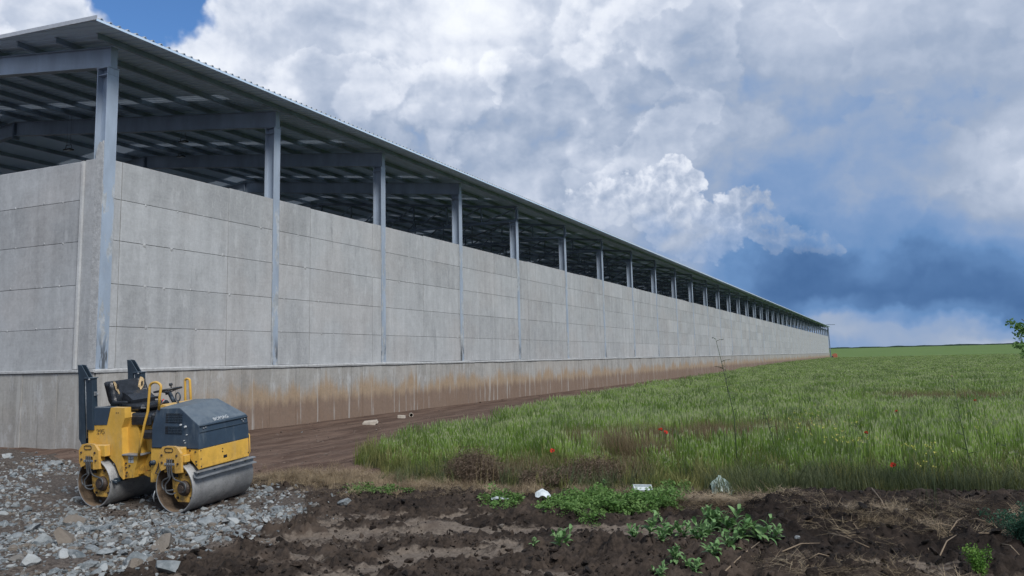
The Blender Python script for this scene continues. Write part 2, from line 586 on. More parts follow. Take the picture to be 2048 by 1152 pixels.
def concrete_mat(name, base=(0.345, 0.358, 0.368), plinth=False):
    m = Mat(name, 0.9, spec=0.25)
    p = m.pos
    x = m.xyz(p)
    # vertical streaks
    st = m.noise(m.v('MULTIPLY', p, (3.0, 3.0, 0.22)), 1.0, 5, 0.62)
    big = m.noise(p, 0.55, 4, 0.6)
    fine = m.noise(p, 14.0, 5, 0.7)
    board = m.noise(m.v('MULTIPLY', p, (0.6, 0.6, 22.0)), 1.0, 3, 0.6)       # faint board marks
    r = m.rnd()
    tone = m.m('MULTIPLY_ADD', m.m('SUBTRACT', st, 0.5), 0.55, 1.0)
    tone = m.m('MULTIPLY_ADD', m.m('SUBTRACT', big, 0.5), 0.45, tone)
    tone = m.m('MULTIPLY_ADD', m.m('SUBTRACT', fine, 0.5), 0.48, tone)
    tone = m.m('MULTIPLY_ADD', m.m('SUBTRACT', m.noise(p, 3.1, 6, 0.7), 0.5), 0.45, tone)
    tone = m.m('MULTIPLY_ADD', m.m('SUBTRACT', board, 0.5), 0.10, tone)
    tone = m.m('MULTIPLY_ADD', m.m('SUBTRACT', r, 0.5), 0.18, tone)
    col = m.v('MULTIPLY', m.v('MULTIPLY', tone, (1.0, 1.0, 1.0)), tuple(base))
    # warm and cool drift of the pours
    col = m.mix(m.m('MULTIPLY', m.smooth(m.noise(p, 0.35, 3), 0.45, 0.62), 0.5), col, m.v('MULTIPLY', col, (1.04, 0.985, 0.95)))
    # dark damp stains
    d = m.smooth(m.noise(m.v('MULTIPLY', m.v('ADD', p, (3.3, 1.7, 0)), (1.6, 1.6, 0.30)), 1.0, 7, 0.75), 0.58, 0.72)
    col = m.mix(m.m('MULTIPLY', d, 0.40), col, lin(0.12, 0.13, 0.135))
    # pale lime bloom
    e = m.smooth(m.noise(m.v('MULTIPLY', p, (2.4, 2.4, 0.9)), 1.3, 7, 0.75), 0.52, 0.68)
    col = m.mix(m.m('MULTIPLY', e, 0.55), col, lin(0.47, 0.485, 0.495))
    if plinth:
        # splashed mud: height of the tide mark wanders along the wall
        edge = m.m('MULTIPLY_ADD', m.m('SUBTRACT', m.noise(m.v('MULTIPLY', p, (0.55, 0.55, 0.1)), 1.0, 5, 0.7), 0.5), 2.4, 1.25)
        edge = m.m('MULTIPLY_ADD', m.m('SUBTRACT', m.noise(m.v('MULTIPLY', p, (9, 9, 1.4)), 1.0, 5, 0.7), 0.5), 0.8, edge)
        k = m.m('SUBTRACT', edge, x[2])
        mud = m.smooth(k, -0.18, 0.32)
        along = m.smooth(x[1], 1.0, 6.0)
        mud = m.m('MULTIPLY', mud, m.m('MULTIPLY_ADD', along, 0.85, 0.1))
        deep = m.smooth(m.m('MULTIPLY_ADD', m.m('SUBTRACT', st, 0.5), 0.8, x[2]), 0.98, 0.62)
        mcol = m.mix(deep, lin(0.265, 0.195, 0.125), lin(0.155, 0.102, 0.070))
        mcol = m.mix(m.smooth(fine, 0.3, 0.7), mcol, m.v('MULTIPLY', mcol, (1.25, 1.2, 1.15)))
        col = m.mix(m.m('MULTIPLY', mud, 0.88), col, mcol)
        # white runs of lime
        runs = m.smooth(m.noise(m.v('MULTIPLY', p, (2.7, 2.7, 0.16)), 1.7, 5, 0.62), 0.57, 0.64)
        col = m.mix(m.m('MULTIPLY', runs, 0.55), col, lin(0.40, 0.40, 0.385))
        dk = m.smooth(m.noise(m.v('MULTIPLY', m.v('ADD', p, (9, 5, 0)), (3.4, 3.4, 0.15)), 1.4, 4, 0.62), 0.64, 0.70)
        col = m.mix(m.m('MULTIPLY', dk, 0.35), col, lin(0.09, 0.085, 0.08))
    m.color(col)
    pits = m.smooth(m.voro(p, 26.0), 0.10, 0.0)
    h = m.m('MULTIPLY_ADD', pits, -0.6, m.m('MULTIPLY_ADD', fine, 0.5, m.m('MULTIPLY', board, 0.35)))
    m.bump(h, 0.006, 0.8)
    return m.mat


M = {}
M['concrete'] = concrete_mat('cast_concrete')
M['plinth'] = concrete_mat('plinth_concrete', (0.30, 0.295, 0.28), True)
M['mortar'] = plain('mortar', lin(0.36, 0.37, 0.375), 0.9, var=0.2, scale=9, bump=0.01, bscale=20)
M['joint'] = plain('joint_fill', lin(0.20, 0.20, 0.19), 0.95, var=0.3, scale=3)


def steel_mat(name, base, smear=False, smear_at=0.49):
    m = Mat(name, 0.5, 0.25)
    n = m.noise(m.v('MULTIPLY', m.pos, (2, 2, 0.6)), 1.0, 5, 0.6)
    col = m.mix(m.smooth(n, 0.3, 0.7), tuple(c * 0.86 for c in base[:3]) + (1,), tuple(c * 1.12 for c in base[:3]) + (1,))
    sp = m.smooth(m.noise(m.pos, 30, 3, 0.6), 0.66, 0.72)
    col = m.mix(m.m('MULTIPLY', sp, 0.4), col, lin(0.12, 0.11, 0.10))
    if smear:       # concrete slurry left on the flange where it is cast in
        z = m.xyz(m.pos)[2]
        r = m.noise(m.v('ADD', m.v('MULTIPLY', m.pos, (3.0, 3.0, 0.9)), m.v('MULTIPLY', m.rnd(), (37.0, 11.0, 5.0))), 1.0, 6, 0.68)
        zone = m.smooth(z, 7.1, 6.3)
        k = m.m('MULTIPLY', m.smooth(r, smear_at, smear_at + 0.04), zone)
        col = m.mix(m.m('MULTIPLY', k, 0.85), col, m.mix(m.smooth(m.noise(m.pos, 4.5, 5, 0.65), 0.35, 0.65), lin(0.33, 0.345, 0.35), lin(0.52, 0.54, 0.55)))
        dk = m.m('MULTIPLY', m.smooth(m.noise(m.v('ADD', m.v('MULTIPLY', m.pos, (5, 5, 1.0)), m.v('MULTIPLY', m.rnd(), (9.0, 21.0, 0))), 1.0, 4, 0.6), 0.50, 0.56), m.smooth(z, 2.9, 2.2))
        col = m.mix(m.m('MULTIPLY', dk, 0.8), col, lin(0.055, 0.055, 0.055))
    m.color(col)
    m.bump(m.noise(m.pos, 40, 3, 0.6), 0.002, 0.5)
    return m.mat


M['column'] = steel_mat('grey_blue_column_paint', (0.35, 0.41, 0.49), True)
M['column_corner'] = steel_mat('grey_blue_corner_column_paint', (0.36, 0.43, 0.52), True, 0.57)
M['frame'] = steel_mat('grey_blue_frame_paint', (0.31, 0.37, 0.45))
M['purlin'] = steel_mat('galvanised_purlin', (0.30, 0.37, 0.47))
M['truss'] = steel_mat('dark_truss_paint', (0.17, 0.21, 0.27))
m_ = Mat('roof_sheet_metal', 0.45, 0.15)
n_ = m_.noise(m_.pos, 0.8, 5, 0.6)
c_ = m_.mix(m_.smooth(n_, 0.3, 0.7), lin(0.56, 0.71, 0.90), lin(0.63, 0.78, 0.95))
c_ = m_.mix(m_.m('MULTIPLY', m_.rnd(), 0.35), c_, lin(0.50, 0.64, 0.82))
m_.color(c_)
M['sheet'] = m_.mat
M['sheet_top'] = plain('roof_sheet_upper_coat', lin(0.42, 0.43, 0.42), 0.5, 0.1)
m_ = Mat('translucent_sheet', 0.5)
m_.color(lin(0.5, 0.55, 0.58))
tr_ = m_.new('ShaderNodeBsdfTranslucent'); tr_.inputs[0].default_value = lin(0.75, 0.8, 0.85)
mx_ = m_.new('ShaderNodeMixShader'); mx_.inputs[0].default_value = 0.30
m_.l.new(m_.b.outputs[0], mx_.inputs[1]); m_.l.new(tr_.outputs[0], mx_.inputs[2])
m_.l.new(mx_.outputs[0], m_.n['Material Output'].inputs[0])
M['skylight'] = m_.mat
M['trim'] = plain('edge_trim_metal', lin(0.42, 0.44, 0.47), 0.4, 0.4)

M['floor'] = plain('pale_hall_floor', lin(0.48, 0.48, 0.46), 0.9)

# ------------------------------------------------------------------ storage hall
hall = empty('storage_hall', (0, 0, 0), label='very long open-sided concrete and steel storage hall beside the wheat field', cat='building')
YS = [0.14, 6.28, 12.35, 18.65, 24.95] + [24.95 + 7.05 * i for i in range(1, 35)]
Y_END = YS[-1]
PITCHK = 0.11
RX = -12.2                      # ridge
XW = -24.4                      # far long side


def zroof(x):                   # underside of the sheets
    return (9.98 - PITCHK * x) if x > RX else (9.98 - PITCHK * (2 * RX - x))


# concrete core of the wall
b = MB()
b.box(-0.26, -0.014, 0.004, Y_END + 0.3, 1.9, 6.985)
b.build('wall_core', M['joint'], hall)
b = MB()
b.box(-0.28, 0.028, -0.06, Y_END + 0.3, -0.6, 1.86)
b.build('plinth_core', M['joint'], hall)
b = MB()
b.box(XW - 0.05, XW + 0.25, 0.0, Y_END, -0.5, 7.0)
b.box(XW + 0.25, -0.28, -0.0, 0.22, -0.5, 6.985)
b.build('back_wall', M['concrete'], hall)
b = MB()
b.box(XW + 0.25, -0.28, 0.22, Y_END, -0.4, 0.25)
b.build('hall_floor', M['floor'], hall)

# wall panels, poured in rows one metre high
ROWS = [1.925, 2.92, 3.95, 5.01, 6.03, 6.99]
SPLITS = {0: [0.52, 4.23], 1: [7.98, 11.62], 2: [15.32, 18.38], 3: [22.04], 4: [26.2, 29.61], 5: [34.45, 37.6]}
GAP = 0.010
n_panel = 0
far_mb = MB()


def panel_mesh(y0, y1, z0, z1, jut):
    p = MB()
    p.box(-0.0145, jut, y0 + 0.008, y1 - 0.008, z0 + GAP / 2, z1 - GAP / 2, bev=0.005)
    return p


for i in range(len(YS) - 1):
    a, c = YS[i] + 0.155, YS[i + 1] - 0.155
    sp = SPLITS.get(i)
    if sp is None:
        sp = [a + (c - a) * f for f in ((0.36,), (0.62,), (0.3, 0.72), (0.5,), (0.18, 0.6))[i % 5]]
    cuts = [a] + list(sp) + [c]
    for k in range(len(cuts) - 1):
        y0, y1 = cuts[k], cuts[k + 1]
        rows = ROWS
        for r in range(5):
            z0 = rows[r] + (0.0 if r == 0 else random.uniform(-0.012, 0.012))
            z1 = rows[r + 1] + (random.uniform(-0.012, 0.018) if r == 4 else 0)
            jut = random.uniform(-0.003, 0.004)
            if n_panel < 285:
                panel_mesh(y0, y1, rows[r], rows[r + 1] + (random.uniform(-0.01, 0.03) if r == 4 else 0), jut).build('wall_panel', M['concrete'], hall)
                n_panel += 1
            else:
                far_mb.box(-0.0145, jut, y0 + GAP / 2, y1 - GAP / 2, rows[r] + GAP / 2, rows[r + 1] - GAP / 2)
far_mb.build('wall_panel', M['concrete'], hall, kind='stuff')
# strip beside the corner column
# tie plugs along the joints
b = MB()
for z in ROWS[1:-1]:
    y = 0.8
    while y < 110:
        y += random.choice((0.55, 1.0, 1.6, 2.1)) * random.uniform(0.8, 1.2)
        if min(abs(y - q) for q in YS) < 0.25:
            continue
        r = random.uniform(0.028, 0.060)
        zz = z + random.uniform(-0.03, 0.03)
        n = 7
        ring = [(0.002, y + r * random.uniform(.7, 1.3) * math.cos(t * 2 * math.pi / n), zz + r * random.uniform(.7, 1.3) * math.sin(t * 2 * math.pi / n)) for t in range(n)]
        b.add(ring + [(0.016, y, zz)], [(t, (t + 1) % n, n) for t in range(n)])
for z in ROWS[1:-1]:
    for x in (-1.3, -2.0, -3.1, -4.6):
        x += random.uniform(-.1, .1)
        r, n, zz = 0.03, 7, z + random.uniform(-.03, .03)
        ring = [(x + r * random.uniform(.7, 1.3) * math.cos(t * 2 * math.pi / n), -0.026, zz + r * random.uniform(.7, 1.3) * math.sin(t * 2 * math.pi / n)) for t in range(n)]
        b.add(ring + [(x, -0.042, zz)], [(t, (t + 1) % n, n) for t in range(n)])
b.build('tie_plug', M['mortar'], hall, kind='stuff')

# gable panels (face -Y), near corner
gx = [-0.03, -0.26]
GC = [(-0.27, -0.62, True), (-0.78, -5.9, False), (-6.2, -11.9, False), (-12.3, -18.0, False), (-18.3, -24.2, False)]
for (xa, xb, strip) in GC:
    if strip:
        b = MB(); b.box(xb, xa, -0.03, 0.0, 1.93, 6.99, bev=0.006); b.build('wall_panel', M['concrete'], hall)
        b = MB()
        b.prism([(xb - 0.005, -0.028), (xb - 0.02, -0.075), (xb - 0.075, -0.085), (xb - 0.13, -0.04), (xb - 0.15, -0.02), (xb - 0.15, 0.0), (xb - 0.005, 0.0)], 2, 1.93, 6.97)
        b.build('corner_rib', M['concrete'], hall)
        continue
    for r in range(5):
        b = MB(); b.box(xb + GAP / 2, xa - GAP / 2, -0.025 + random.uniform(-.003, .003), 0.0, ROWS[r] + GAP / 2 - 0.02, ROWS[r + 1] - GAP / 2 - 0.02, bev=0.005)
        b.build('wall_panel', M['concrete'], hall)
# concrete cast round the corner column, broken off unevenly at its top
b = MB()
b.box(-0.27, -0.012, -0.035, 0.0, 1.93, 6.9)
b.prism([(-0.27, 6.9), (-0.012, 6.9), (-0.014, 7.32), (-0.05, 7.42), (-0.10, 7.36), (-0.16, 7.40), (-0.22, 7.31), (-0.25, 7.18), (-0.27, 7.12)], 1, -0.034, 0.05)
b.build('corner_casing', M['mortar'], hall)

# plinth panels and ledge
y = -0.05
n_pl = 0
farp = MB()
while y < Y_END + 0.2:
    w = 1.22
    if n_pl < 150:
        b = MB(); b.box(0.026, 0.045 + random.uniform(-.004, .004), y + 0.006, y + w - 0.006, -0.5, 1.835, bev=0.004)
        b.build('plinth_panel', M['plinth'], hall)
    else:
        farp.box(0.026, 0.045, y + 0.006, y + w - 0.006, -0.5, 1.835)
    n_pl += 1
    y += w
farp.build('plinth_panel', M['plinth'], hall, kind='stuff')
x = 0.03
while x > -9:
    b = MB(); b.box(x - 1.21, x - 0.008, -0.085 + random.uniform(-.004, .004), -0.06, -0.5, 1.835, bev=0.004)
    b.build('plinth_panel', M['plinth'], hall)
    x -= 1.22
b = MB(); b.box(XW, x, -0.085, -0.06, -0.5, 1.835); b.box(XW, -0.28, -0.058, -0.001, -0.5, 1.86)
b.build('plinth_panel', M['plinth'], hall)
# ledge: a rough mortar lip on top of the plinth, in lengths with slightly wandering edge
ys_ = np.arange(-0.11, Y_END + 0.3, 0.35)
ps = []
for yy in ys_:
    o1 = 0.085 + 0.02 * fbm(yy * 1.3, 3.1, 3); o2 = 1.925 + 0.018 * fbm(yy * 0.9, 8.1, 3)
    ps.append([(0.001, o2), (o1 - 0.02, o2 - 0.012), (o1, o2 - 0.035), (o1 - 0.004, 1.842 + 0.015 * fbm(yy * 2, 1.0, 2)), (0.02, 1.838)])
vs, fs = [], []
for yy, pr_ in zip(ys_, ps):
    vs += [(q[0], yy, q[1]) for q in pr_]
for i in range(len(ys_) - 1):
    for k in range(4):
        fs.append((i * 5 + k, i * 5 + k + 1, i * 5 + k + 6, i * 5 + k + 5))
fs.append((0, 1, 2, 3, 4))
b = MB(); b.add(vs, fs); b.build('plinth_ledge', M['mortar'], hall)
b = MB()
b.box(-24.4, 0.06, -0.125, -0.0345, 1.842, 1.915, bev=0.012)
b.build('plinth_ledge', M['mortar'], hall)

# columns: H section, web across, outer flange towards the field
def h_section(z0, z1, fw=0.29, dp=0.36, t=0.02):
    q = MB()
    q.box(-t, 0.0, -fw / 2, fw / 2, z0, z1)
    q.box(-dp, -dp + t, -fw / 2, fw / 2, z0, z1)
    q.box(-dp + t, -t, -0.008, 0.008, z0, z1)
    return q


col_a = h_section(0, 9.27 - 1.9).mesh('column', M['column'])
col_c = h_section(0, 9.27 - 1.9, 0.33).mesh('column', M['column_corner'])
col_b = h_section(0, 8.93 - 1.9).mesh('column', M['column'])
q = MB(); q.box(-0.40, 0.02, -0.165, 0.165, -0.02, 0.0); q.box(-0.385, 0.006, -0.15, 0.15, -0.20, -0.185)
cap_mesh = q.mesh('cap_plate', M['frame'])
for i, yy in enumerate(YS):
    me = col_c if i == 0 else (col_a if i < 4 else col_b)
    top = (9.27 if i < 4 else 8.93) - 1.9
    inst('column', me, hall, (0.006, yy, 1.9))
    if i < 14:
        inst('cap_plate', cap_mesh, hall, (0.006, yy, 1.9 + top + 0.018))
    c = inst('column', me, hall, (XW + 0.4, yy, 1.9))
# concrete strips to the sides of each embedded flange
# rafters of the first four frames
for i in range(4):
    yy = YS[i]
    q = MB()
    for sgn in (1, -1):
        def X(x):
            return x if sgn == 1 else 2 * RX - x
        x0 = 0.012
        ztop0, zb0 = zroof(x0) - 0.17, 9.29
        ztop1, zb1 = zroof(RX) - 0.17, 10.62
        # web and flanges, butted
        q.prism([(X(x0 - 0.012), zb0 + 0.014), (X(x0 - 0.012), ztop0 - 0.014), (X(RX), ztop1 - 0.014), (X(RX), zb1 + 0.014)], 1, yy - 0.007, yy + 0.007)
        q.prism([(X(x0 - 0.012), ztop0 - 0.014), (X(x0 - 0.012), ztop0), (X(RX), ztop1), (X(RX), ztop1 - 0.014)], 1, yy - 0.10, yy + 0.10)
        q.prism([(X(x0 - 0.012), zb0), (X(x0 - 0.012), zb0 + 0.014), (X(RX), zb1 + 0.014), (X(RX), zb1)], 1, yy - 0.10, yy + 0.10)
        q.box(min(X(x0), X(x0 - 0.012)), max(X(x0), X(x0 - 0.012)), yy - 0.10, yy + 0.10, zb0, ztop0)
    q.build('rafter', M['frame'], hall)
    q = MB()
    q.box(RX - 0.03, RX + 0.03, yy - 0.125, yy + 0.125, 10.5, 11.1)
    q.build('ridge_plate', M['truss'], hall)

# trusses from the fifth frame on
def truss():
    q = MB()
    zb = 9.0
    q.bar((0.02, 0, zroof(0) - 0.27), (RX, 0, zroof(RX) - 0.27), 0.12, 0.12)
    q.bar((2 * RX, 0, zroof(0) - 0.27), (RX, 0, zroof(RX) - 0.27), 0.12, 0.12)
    q.bar((0.0, 0, zb), (2 * RX, 0, zb), 0.12, 0.12)
    n = 12
    for k in range(n + 1):
        x = 2 * RX * k / n
        zt = zroof(x) - 0.33
        q.bar((x, 0, zb + 0.06), (x, 0, zt), 0.07 if k else 0.11, 0.07 if k else 0.13)
        if k < n:
            x2 = 2 * RX * (k + 1) / n
            if (k < n / 2):
                q.bar((x, 0, zt), (x2, 0, zb + 0.05), 0.06, 0.06)
            else:
                q.bar((x, 0, zb + 0.05), (x2, 0, zroof(x2) - 0.33), 0.06, 0.06)
    return q.mesh('truss', M['truss'])


tmesh = truss()
for yy in YS[4:]:
    inst('truss', tmesh, hall, (0, yy, 0))
# long bracing rails tying the trusses together
q = MB()
for x in (-4.1, -8.1, -12.2, -16.3):
    q.bar((x, YS[4], 9.0), (x, Y_END, 9.0), 0.07, 0.07)
q.build('bracing_rail', M['truss'], hall)
for i in range(4, 26, 3):
    q = MB()
    for x in (-0.2, -8.1):
        q.bar((x, YS[i], 9.0), (x - 8, YS[i + 1], 9.0), 0.05, 0.05)
        q.bar((x - 8, YS[i], 9.0), (x, YS[i + 1], 9.0), 0.05, 0.05)
    q.build('cross_brace', M['truss'], hall)
# purlins: Z sections all along
def gable_y(x):                 # the near roof edge is not quite square to the eave
    return min(-1.2 + 0.122 * (1.0 - x), -0.35)


PX = [0.12 - 1.45 * k for k in range(9)]
for k, x in enumerate(PX):
    for s in (0, 1):
        xx = x if s == 0 else 2 * RX - x
        z = zroof(x)
        q = MB()
        y0, y1 = min(max(-0.45, gable_y(x) + 0.3), -0.05), Y_END + 1.2
        q.box(xx - 0.003, xx + 0.003, y0, y1, z - 0.17, z - 0.004)
        q.box(xx + 0.003, xx + 0.065, y0, y1, z - 0.17, z - 0.164)
        q.box(xx - 0.065, xx - 0.003, y0, y1, z - 0.014, z - 0.008)
        q.build('purlin', M['purlin'], hall)

# roof sheets, one metre wide, trapezoid ribs every 25 cm
XO = 1.0                        # eave overhang


def sheet_profile(w=1.0, rib=0.045, pitch=0.25):
    pts = []
    n = int(round(w / pitch))
    for k in range(n):
        y = k * pitch
        pts += [(y, 0), (y + 0.085, 0), (y + 0.11, rib), (y + 0.15, rib), (y + 0.175, 0)]
    pts.append((w - 0.002, 0))
    return pts


def sheet_mesh(name, w, mat, xa, xb, k):
    pr_ = sheet_profile(w)
    n = len(pr_)
    q = MB()
    vs = []
    for x, z in ((xa, -PITCHK * xa), (xb, -PITCHK * xb)):
        for t in (0.0, 0.007):
            vs += [(x, p[0], z + p[1] + t) for p in pr_]
    lo, hi = [], []
    for j in range(n - 1):
        lo += [(j, j + 1, 2 * n + j + 1, 2 * n + j)]
        hi += [(n + j, 3 * n + j, 3 * n + j + 1, n + j + 1), (j, n + j, n + j + 1, j + 1), (2 * n + j, 2 * n + j + 1, 3 * n + j + 1, 3 * n + j)]
    hi += [(0, 2 * n, 3 * n, n), (n - 1, 2 * n - 1, 4 * n - 1, 3 * n - 1)]
    q.add(vs, lo)
    for f in hi:
        q.f.append(f); q.mi.append(1); q.sm.append(False)
    return q.mesh(name, [mat, M['sheet_top'] if mat is M['sheet'] else mat])


sm = sheet_mesh('roof_sheet', 1.0, M['sheet'], RX, XO, 0)
smk = sheet_mesh('skylight_sheet', 0.5, M['skylight'], RX + 0.6, -1.0, 0)
smk2 = sheet_mesh('roof_sheet', 0.5, M['sheet'], -1.0, XO, 0)
smk3 = sheet_mesh('roof_sheet', 0.5, M['sheet'], RX, XO, 0)
Y0R = -1.2
ns = int(Y_END + 1.4 - Y0R) + 1
sky_at = set()
for i in range(1, len(YS)):
    sky_at.add(int(round(YS[i] - 1.1 - Y0R)))
# the first sheets are cut along the slanting gable edge
cut_me = sm.copy()
bm = bmesh.new(); bm.from_mesh(cut_me)
bmesh.ops.bisect_plane(bm, geom=bm.verts[:] + bm.edges[:] + bm.faces[:], plane_co=Vector((XO, 0, 0)), plane_no=Vector((-0.122, -1.0, 0)).normalized(), clear_outer=True)
bmesh.ops.bisect_plane(bm, geom=bm.verts[:] + bm.edges[:] + bm.faces[:], plane_co=Vector((0, 0.85, 0)), plane_no=Vector((0, -1, 0)), clear_outer=False)
bm.to_mesh(cut_me); bm.free()
inst('roof_sheet', cut_me, hall, (0, Y0R, 9.98))
for k in range(1, ns):
    y = Y0R + k
    if k in sky_at:
        inst('skylight_sheet', smk, hall, (0, y, 9.98))
        inst('roof_sheet', smk2, hall, (0, y, 9.98))
        inst('roof_sheet', smk3, hall, (0, y + 0.5, 9.98))
    else:
        inst('roof_sheet', sm, hall, (0, y, 9.98))
# the far slope, seen only from below between the frames
q, qs = MB(), MB()
for k in range(ns):
    y = Y0R + k
    t = qs if k in sky_at else q
    t.box(2 * RX - 0.0, 2 * RX + 0.01, y, y + 0.001, 0, 0.001) if False else None
    vs = [(RX - 0.02, y, zroof(RX) + 0.002), (RX - 0.02, y + 0.996, zroof(RX) + 0.002), (2 * RX - XO, y + 0.996, zroof(XO)), (2 * RX - XO, y, zroof(XO))]
    vs += [(a_, b_, c_2 + 0.03) for a_, b_, c_2 in vs]
    t.add(vs, [(0, 1, 2, 3), (7, 6, 5, 4), (0, 4, 5, 1), (1, 5, 6, 2), (2, 6, 7, 3), (3, 7, 4, 0)])
q.build('roof_sheet', M['sheet'], hall, kind='stuff')
qs.build('skylight_sheet', M['skylight'], hall, kind='stuff')
# eave angle and gable trim
q = MB()
q.box(XO - 0.02, XO + 0.004, Y0R - 0.01, Y_END + 1.4, zroof(XO) - 0.055, zroof(XO) - 0.003)
q.build('eave_trim', M['sheet'], hall)
q = MB()
xk = XO - 0.85 / 0.122
q.bar((XO, Y0R - 0.02, zroof(XO) + 0.02), (xk, -0.37, zroof(xk) + 0.02), 0.03, 0.10)
q.bar((xk, -0.37, zroof(xk) + 0.02), (RX, -0.37, zroof(RX) + 0.02), 0.03, 0.10)
q.bar((2 * RX - XO, Y0R - 0.02, zroof(XO) + 0.02), (RX, Y0R - 0.02, zroof(RX) + 0.02), 0.03, 0.10)
q.build('gable_trim', M['trim'], hall)
# loose sheet and open rail at the far end
q = MB(); q.bar((-1.5, Y_END + 1.0, 10.7), (2.2, Y_END + 1.0, 10.55), 0.5, 0.16); q.build('end_beam', M['truss'], hall)
q = MB(); q.bar((0.35, Y_END + 0.7, 0), (0.1, Y_END + 0.7, 9.8), 0.3, 0.3); q.build('end_column', M['truss'], hall)

# hanging lamps inside
def lamp(loc, label, drop):
    root = empty('hanging_lamp', loc, label=label, cat='lamp', group='lamps hanging under the hall roof')
    q = MB()
    for s in (-1, 1):
        q.tube([(0.09 * s, 0, drop), (0.09 * s, 0, 0.12)], 0.006, 5)
    q.bar((-0.13, 0, 0.12), (0.13, 0, 0.12), 0.03, 0.02)
    for s in (-1, 1):
        q.bar((0.12 * s, 0, 0.12), (0.16 * s, 0, -0.02), 0.02, 0.02)
    q.build('hanger', M['truss'], root)
    q = MB(); q.box(-0.17, 0.17, -0.10, 0.10, -0.07, -0.02, bev=0.015); q.build('housing', M['black'], root)
    q = MB(); q.box(-0.14, 0.14, -0.08, 0.08, -0.078, -0.071); q.build('lens', M['lens'], root)
    return root


M['black'] = plain('black_rubber', lin(0.015, 0.016, 0.02), 0.45)
M['lens'] = plain('lamp_glass', lin(0.6, 0.65, 0.7), 0.2)


def at_x(x, y, X):
    d = ray(x, y)
    return CAM + d * ((X - CAM[0]) / d[0])


for (px, py, X, lab) in ((367, 281, -6.0, 'floodlight hanging under the roof just left of the second column'), (137, 297, -8.5, 'floodlight hanging under the roof left of the corner column'),
                         (362, 311, -9.5, 'small floodlight deep under the roof, below and behind the nearer one')):
    p = at_x(px, py, X)
    lamp(tuple(p), lab, zroof(p[0]) - 0.2 - p[2])

# ------------------------------------------------------------------ ground
ROLLER = (7.112, -4.656, -0.037, -0.018, 0.076)      # x, y, z, yaw, side tilt

P_TRACK1 = [(8.9, -9.2), (9.7, -7.9), (10.54, -6.8), (11.3, -6.05), (12.28, -5.75), (13.45, -5.15), (14.3, -4.95), (15.0, -4.7)]
P_TRACK2 = [(11.7, -9.0), (12.35, -7.7), (12.6, -6.75), (13.3, -6.3)]
P_TREADS = [(10.1, -5.9), (10.9, -5.1), (11.9, -4.35), (12.7, -4.0)]
P_BANK = [(15.4, -3.75), (16.0, -3.05), (16.6, -2.75), (17.6, -2.5), (18.6, -2.2), (20.5, -1.6), (24, -1.2)]
GRAVEL = [(-12, -1.5), (-12, -14), (9.6, -14), (9.9, -9.0), (10.2, -8.2), (10.0, -7.4), (10.25, -6.6), (10.1, -5.9), (10.15, -5.4), (9.7, -4.6), (9.0, -3.9), (7.6, -3.6), (6.2, -3.3), (4.0, -2.9), (1.0, -1.3), (-2.5, -0.4)]


def wheat_edge_x(y):
    """the field starts at this x for a given y (a bare dirt track runs along the wall)"""
    return np.interp(y, [-2.2, -1.0, 0.6, 2.6, 4.8, 6.8, 10, 17, 28, 38, 54, 79, 110, 140, 270], [9.9, 8.7, 7.6, 7.5, 7.7, 7.6, 7.1, 6.4, 5.7, 5.5, 4.7, 3.2, 1.5, 0.6, 0.35]) + 0.35 * fbm(np.asarray(y) * 0.5, 2.2, 3)


def wheat_edge_y(x):
    return np.interp(x, [8, 9.5, 11, 12.5, 14, 16, 18, 22, 40], [-0.9, -1.3, -1.7, -1.5, -1.4, -1.0, -0.5, 0.1, 1.5]) + 0.25 * fbm(np.asarray(x) * 0.7, 7.7, 3)


def masks(x, y):
    w = 0.16 * fbm(x * 1.4, y * 1.4, 4, 3) + 0.07 * fbm(x * 6, y * 6, 3, 9)
    t1 = 1.35 * (1 - sstep(polydist(x, y, P_TRACK1) + w, 0.12, 0.40))
    t2 = 1.35 * (1 - sstep(polydist(x, y, P_TRACK2) + w * 1.3, 0.10, 0.42))
    dt = polydist(x, y, P_TREADS)
    # tyre bars across the tread mark
    s = (x + y) * 0.7071
    bars = np.sin((y - x) * 0.7071 * 17.0 + 1.4 * fbm(x * 2, y * 2, 2, 5)) * 0.5 + 0.5
    t3 = (1 - sstep(dt + w * 1.6, 0.30, 0.75)) * sstep(bars + 0.9 * fbm(x * 3.1, y * 3.1, 3, 14), 0.42, 0.8)
    t4 = 0.8 * sstep(fbm(x * 0.9 + 0.5 * y, y * 2.4, 4, 21), 0.08, 0.28) * (1 - sstep(np.abs(y + 6.4), 1.6, 2.4)) * sstep(x, 9.8, 11) * (1 - sstep(x, 14.8, 15.6))
    front = 0.85 * sstep(fbm(x * 1.4, y * 1.9, 4, 33), -0.15, 0.15) * sstep(-y, 5.1, 5.6) * sstep(x, 15.6, 16.2)
    rk = 0.35 + 0.65 * sstep(fbm((x * 0.93 + y * 0.37) * 0.9, (-x * 0.37 + y * 0.93) * 6.5, 4, 120, 0.6), -0.28, 0.12)
    sand = np.clip(rk * np.maximum(np.maximum(t1, t2), np.maximum(np.maximum(t3, t4), front)), 0, 1)
    wx = wheat_edge_x(y)
    track = sstep(wx + 0.6 - x, 0.0, 0.7) * sstep(y, -3.4, -2.4) * (1.0 - sstep(x, 9.0, 10.5))
    grav = np.where(inpoly(x + w, y + w, GRAVEL), 1.0, 0.0)
    field = sstep(x - wx, -0.1, 0.5) * sstep(y - wheat_edge_y(x), -0.6, 0.0)
    field = np.maximum(field, sstep(y, 262, 268))
    track = track * (1 - sstep(y, 262, 268))
    return sand, track, grav, field


